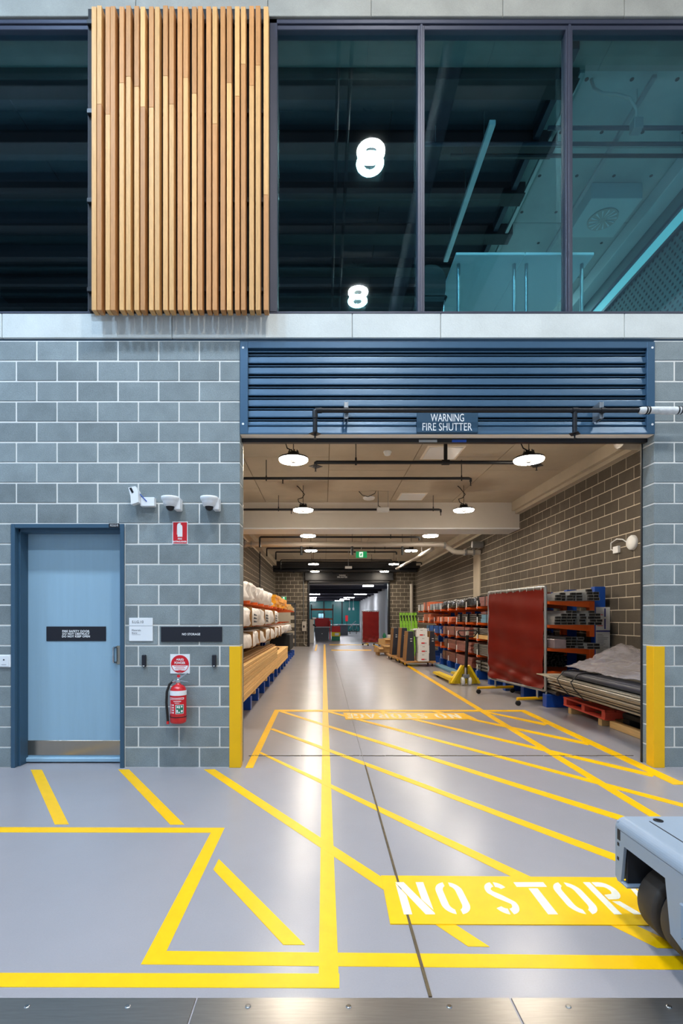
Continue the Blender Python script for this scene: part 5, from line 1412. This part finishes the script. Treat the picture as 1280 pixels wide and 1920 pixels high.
# ------------------------------------------------------------------ left rack goods
def timber_pack(x0, x1, y0, y1, z0, rows, rh, cols, label):
    t = empty('timber_pack', ((x0+x1)/2, (y0+y1)/2, z0), label, 'timber')
    cw = (x1-x0)/cols
    for r in range(rows):
        for c in range(cols):
            if c < cols-1 and r < rows-1: continue
            a = x0+c*cw
            dy = random.uniform(-0.03, 0.05)
            MB().bbox(a+0.001, a+cw-0.001+random.uniform(-0.004, 0.004), y0, y1+dy, z0+r*rh+0.002, z0+(r+1)*rh-0.003, 0.005).build('plank', M['pinewood'], t)
    MB().box(x0, x1-cw-0.004, y0, y1-0.02, z0, z0+(rows-1)*rh).build('inner_planks', M['pinewood'], t, kind='stuff')
    return t
timber_pack(-2.2, -1.10, 6.2, 11.8, 0.31, 9, 0.056, 9, 'pack of pale sawn pine planks on the blue rack feet by the left jamb')
timber_pack(-2.2, -1.12, 12.0, 15.5, 0.24, 6, 0.06, 8, 'shorter pack of pine planks further along the left rack feet')
for k, y in enumerate((6.6, 8.3, 10.0, 11.4)):
    tag(MB().bbox(-2.3, -1.14, y-0.04, y+0.04, 0.212, 0.308, 0.004).build('timber_bearer', M['pinewood']), ('first', 'second', 'third', 'fourth')[k]+' bearer from the near jamb under the pine pack on the left', 'timber', 'bearers under the pine pack')
for k, (x0, x1, y1) in enumerate(((-2.2, -1.75, 11.6), (-1.74, -1.35, 11.2), (-1.34, -1.16, 11.9))):
    for r in range(2):
        tag(MB().bbox(x0+0.04*r, x1-0.03*r, 6.3, y1-0.3*r, 0.816+r*0.03, 0.843+r*0.03, 0.003).build('brown_board', M['brownwood'], origin=((x0+x1)/2, 9, 0.816+r*0.03)), '%s brown board lying on the pine pack, %s' % (('lower', 'upper')[r], ('nearest the store wall', 'in the middle', 'along the front edge')[k]), 'board', 'brown boards on the pine pack')
for k in range(4):
    tag(MB().bbox(-2.1+k*0.22, -1.92+k*0.22, 12.2, 15.0-0.3*k, 0.602, 0.64, 0.003).build('brown_board', M['brownwood'], origin=(-2+k*0.22, 13.6, 0.602)), 'brown board on the shorter pine pack, %s from the store wall' % ('first', 'second', 'third', 'fourth')[k], 'board', 'brown boards on the shorter pack')
soft(-2.22, -1.22, 6.3, 11.9, 1.757, 2.07, M['wrap'], 'wrapped_bundle', 'crumpled white wrapped bundle on the top arms of the left rack', 'bundle', 11, 0.10, ny=110)
for y0, y1, lab in ((5.9, 7.25, 'white wrapped bundle half hidden by the left jamb on the middle arms'), (7.36, 9.0, 'white wrapped bundle on the middle left arms, next after the jamb'), (9.1, 10.9, 'white wrapped bundle on the middle left arms, third from the jamb'), (11.0, 12.7, 'white wrapped bundle at the far end of the middle left arms')):
    t = soft(-2.22, -1.14, y0, y1, 1.332, 1.645, M['wrap'], 'wrapped_bundle', lab, 'bundle', y0, 0.045, ny=60, bands=(y0+0.5,))
    for k in range(3):
        for j in range(3):
            MB().box(-1.139, -1.128, y0+0.75+j*0.12, y0+0.83+j*0.12, 1.40+k*0.055, 1.43+k*0.055-0.008*j).build('print_mark', M['ink'], t)
for y0, y1, lab in ((6.3, 8.4, 'sagging white wrapped bundle low on the left rack by the jamb'), (8.45, 10.2, 'sagging white wrapped bundle low on the left rack, second from the jamb'), (10.25, 12.0, 'sagging white wrapped bundle low on the left rack, third from the jamb'), (12.1, 13.8, 'sagging white wrapped bundle low on the left rack, last before the white sacks')):
    soft(-2.22, -1.16, y0, y1, 0.985, 1.25, M['wrap'], 'wrapped_bundle', lab, 'bundle', y0+3, 0.045, ny=60, bands=(y0+0.55, y1-0.3))
soft(-2.2, -1.25, 15.0, 19.2, 0.985, 1.24, M['wrap'], 'wrapped_bundle', 'white wrapped goods at the far end of the left rack', 'bundle', 41, 0.05)
tag(MB().bbox(-1.9, -1.2, 17.5, 19.5, 0.3, 0.9, 0.03).build('black_crate', M['blackmatt']), 'black box on the rack feet at the far end of the left rack', 'box')
for k in range(5):
    y0 = 12.3+k*0.82
    t = empty('yellow_stack', (-1.7, y0+0.4, 1.752), 'stack of yellow boards on the top left arms, %s beyond the white bundle' % ('first', 'second', 'third', 'fourth', 'fifth')[k], 'stack', 'yellow board stacks')
    for r in range(4): MB().bbox(-2.2, -1.2+random.uniform(-0.03, 0.02), y0, y0+0.76, 1.755+r*0.075, 1.826+r*0.075, 0.004).build('board', M['orange_yellow'], t)
for k in range(5):
    y0 = 16.9+k*0.5
    tag(MB().bbox(-1.9, -1.2+0.05*(k % 2), y0, y0+0.3, 1.755, 1.85+0.06*((k*7) % 3), 0.004).build('timber_offcut', M['pinewood']), 'pale timber offcut on the last top left arms, %s after the yellow boards' % ('first', 'second', 'third', 'fourth', 'fifth')[k], 'timber', 'timber offcuts')

# ------------------------------------------------------------------ pallet jack
t = empty('pallet_jack', (3.08, 11.3, 0), 'yellow hand pallet jack standing on the floor before the right rack', 'pallet jack')
for x0 in (2.80, 3.26):
    MB().prism([(11.0, 0.07), (11.0, 0.15), (11.15, 0.13), (12.75, 0.11), (12.85, 0.06), (12.7, 0.05)], 'x', x0, x0+0.16).build('fork', M['jack'], t)
    MB().lathe([(0.04, -0.05), (0.04, 0.05)], (x0+0.08, 12.5, 0.04), 'x', 14).build('fork_roller', M['rubber'], t)
MB().prism([(2.77, 0.02), (3.45, 0.02), (3.45, 0.07), (3.18, 0.42), (3.04, 0.42), (2.77, 0.07)], 'y', 11.02, 11.06).build('back_frame', M['jack'], t)
for xa, xb in ((2.79, 3.02), (3.43, 3.20)):
    MB().prism([(xa, 0.05), (xa+0.05*(1 if xb > xa else -1), 0.04), (xb+0.04*(1 if xb > xa else -1), 0.42), (xb, 0.44)], 'y', 10.90, 11.02).build('side_arm', M['jack'], t)
MB().tube([(3.11, 10.93, 0.15), (3.11, 10.93, 0.40)], 0.045, 14).build('pump', M['chrome'], t)
MB().bbox(3.04, 3.18, 10.86, 10.99, 0.17, 0.24, 0.01).build('pump_block', M['lockgrey'], t)
for x in (3.02, 3.17):
    MB().lathe([(0.04, -0.03), (0.09, -0.026), (0.09, 0.026), (0.04, 0.03)], (x+0.015, 10.90, 0.09), 'x', 22).build('steer_wheel', M['white'], t)
MB().tube([(3.11, 10.92, 0.38), (3.11, 10.80, 1.10)], 0.034, 12).build('handle_shaft', M['black'], t)
MB().tube([(3.11, 10.80, 1.06), (2.96, 10.79, 1.08), (2.90, 10.78, 1.16), (2.92, 10.78, 1.20), (3.30, 10.78, 1.20), (3.32, 10.78, 1.16), (3.26, 10.79, 1.08), (3.11, 10.80, 1.06)], 0.014, 8).build('handle_loop', M['black'], t)
MB().bbox(3.09, 3.13, 10.77, 10.82, 1.10, 1.20).build('release_lever', M['pipe_grey'], t)

# ------------------------------------------------------------------ trolleys, cartons, tapered cabinets, green trestles
def trolley(x0, x1, y0, y1, label):
    t = empty('platform_trolley', ((x0+x1)/2, (y0+y1)/2, 0), label, 'trolley', 'platform trolleys')
    for k in range(3):
        a = y0+(y1-y0)*k/3
        MB().bbox(x0, x1, a+0.005, a+(y1-y0)/3-0.005, 0.115, 0.165, 0.006).build('deck_board', M['pallet'], t)
    for x in (x0+0.1, x1-0.1):
        MB().bbox(x-0.03, x+0.03, y0, y1, 0.09, 0.116).build('runner', M['pallet'], t)
        for y in (y0+0.08, y1-0.08):
            MB().lathe([(0.02, -0.02), (0.045, -0.016), (0.045, 0.016), (0.02, 0.02)], (x, y, 0.045), 'x', 14).build('caster', M['rubber'], t)
            MB().bbox(x-0.03, x+0.03, y-0.03, y+0.03, 0.08, 0.095).build('caster_plate', M['chrome'], t)
    return t
trolley(2.42, 3.40, 15.1, 15.9, 'wooden platform trolley carrying white cartons')
trolley(2.38, 3.20, 16.3, 17.2, 'wooden platform trolley behind the carton trolley')
trolley(2.30, 3.0, 17.6, 18.5, 'wooden platform trolley nearest the cardboard pile')
def tapered(x0, x1, y, h_, z, label, lean=0.10):
    t = empty('tapered_cabinet', ((x0+x1)/2, y+0.2, z), label, 'cabinet', 'tapered cabinets')
    w = x1-x0
    MB().prism([(x0, z), (x1, z), (x1-w*0.16, z+h_), (x0+w*0.24, z+h_)], 'y', y, y+0.5).build('body', M['navy'], t)
    MB().prism([(x0-0.03, z), (x0, z), (x0+w*0.24, z+h_), (x0+w*0.24-0.03, z+h_)], 'y', y, y+0.5).build('side_board', M['brownwood'], t)
    c = x0+w*0.55
    for k in range(2): MB().box(c-0.02, c+0.04, y-0.004, y+0.001, z+h_*0.66+k*0.07, z+h_*0.66+k*0.07+0.022).build('white_mark', M['white_ink'], t)
tapered(2.50, 2.76, 15.15, 0.90, 0.166, 'dark tapered cabinet before the white cartons on the trolley')
tapered(3.20, 3.42, 15.25, 0.90, 0.166, 'dark tapered cabinet behind the white cartons toward the rack')
tapered(2.50, 2.78, 16.4, 0.98, 0.166, 'dark tapered cabinet on the middle trolley')
tapered(2.42, 2.68, 17.7, 0.95, 0.166, 'dark tapered cabinet on the trolley nearest the cardboard pile')
names = ('bottom carton of the white stack on the trolley', 'second white carton from the trolley deck', 'third white carton from the trolley deck', 'topmost white carton on the trolley stack')
for k in range(4):
    x0 = 2.83-(0.06 if k == 3 else 0)+0.01*(k % 2); z = 0.167+k*0.245
    t = empty('white_carton', (x0+0.17, 15.3, z), names[k], 'carton', 'white cartons')
    MB().bbox(x0, x0+0.33, 14.98, 15.45, z, z+0.242, 0.006).build('box', M['white'], t)
    if k == 3: MB().bbox(x0-0.10, x0, 14.99, 15.45, z+0.21, z+0.225, 0.002).bbox(x0-0.005, x0+0.345, 14.975, 15.46, z+0.225, z+0.25, 0.006).build('lid', M['white'], t)
    MB().box(x0+0.10, x0+0.20, 14.975, 14.982, z+0.045, z+0.08).build('red_print', M['red_sign'], t)
    MB().box(x0+0.21, x0+0.25, 14.975, 14.982, z+0.05, z+0.075).build('grey_print', M['lockgrey'], t)
    MB().box(x0+0.13, x0+0.15, 14.975, 14.982, z+0.19, z+0.21).box(x0+0.17, x0+0.185, 14.975, 14.982, z+0.19, z+0.21).build('symbol', M['ink'], t)
for k in range(6):
    x = 2.98+k*0.115
    t = empty('green_trestle', (x, 19.3, 0), 'folded lime green trestle by the far rack end, %s from its row\'s aisle side' % ('first', 'second', 'third', 'fourth', 'fifth', 'sixth')[k], 'trestle', 'green trestles')
    for s, dy in ((-0.03, 0.0), (0.03, 0.06)):
        MB().prism([(19.0+dy-0.2, 0), (19.06+dy-0.2, 0), (19.36+dy, 1.68), (19.30+dy, 1.68)], 'x', x+s-0.018, x+s+0.018).build('leg', M['lime'], t)
    for j in range(5):
        z = 0.3+j*0.3
        MB().tube([(x-0.04, 18.9+z*0.28, z), (x+0.05, 18.95+z*0.28, z+0.05)], 0.02, 6).build('rung', M['lime'], t)
    MB().bbox(x-0.03, x+0.03, 19.24, 19.34, 1.36, 1.58, 0.01).build('black_grip', M['black'], t)
t = empty('wood_pallet', (2.5, 20, 0), 'wooden pallet under the pile of cardboard by the far opening', 'pallet')
for k in range(5): MB().bbox(2.10, 2.95, 19.6+k*0.18, 19.74+k*0.18, 0.11, 0.135, 0.003).build('deck_board', M['pallet'], t)
for x in (2.12, 2.48, 2.85): MB().bbox(x, x+0.09, 19.6, 20.46, 0.0, 0.11, 0.003).build('stringer', M['pallet'], t)
cl = ['long flat cardboard box low in the pile by the far opening', 'open cardboard box on the pile beside the dark cabinet', 'flattened cardboard sheet leaning out of the pile', 'small cardboard box at the pile front corner', 'crumpled paper bag on the cardboard pile', 'cardboard flap on top of the pile']
for k, (x0, x1, y0, y1, z0, z1, rz, m) in enumerate(((2.30, 2.92, 19.6, 20.1, 0.137, 0.40, 0.05, 'card'), (2.40, 2.95, 19.9, 20.3, 0.42, 0.66, -0.06, 'card'), (2.14, 2.42, 19.62, 19.66, 0.42, 0.66, 0.2, 'card'), (2.03, 2.26, 19.45, 19.8, 0.137, 0.32, 0.3, 'card'), (2.60, 2.78, 19.98, 20.2, 0.665, 0.80, 0.4, 'white'), (2.7, 2.92, 19.65, 19.69, 0.41, 0.75, -0.2, 'card'))):
    t = empty('cardboard_box' if m == 'card' else 'paper_bag', ((x0+x1)/2, (y0+y1)/2, z0), cl[k], 'cardboard')
    MB().bbox(x0, x1, y0, y1, z0, z1, 0.006).build('box', M[m], t)
    if k < 2 or k == 3:
        MB().prism([(y0, z1-0.004), (y0-0.12, z1-0.06), (y0-0.12, z1-0.054), (y0, z1+0.003)], 'x', x0+0.02, x1-0.02).build('flap', M['card'], t)
    t.rotation_euler.z = rz
tag(MB().lathe([(0.05, 0), (0.08, 0.06), (0.05, 0.16), (0.03, 0.2)], (2.44, 20.12, 0.665), n=10).build('green_bottle', M['green_sign']), 'small green container on the cardboard pile', 'container')
t = empty('hand_truck', (3.0, 21.5, 0), 'dark tube frame behind the tapered cabinets at the far wall', 'trolley')
for x in (2.85, 3.15): MB().tube([(x, 21.5, 0.0), (x, 21.5, 1.0), (x, 21.35, 1.1)], 0.018, 8).build('post', M['black'], t)
for z in (0.4, 0.75): MB().tube([(2.85, 21.5, z), (3.15, 21.5, z)], 0.014, 8).build('bar', M['black'], t)
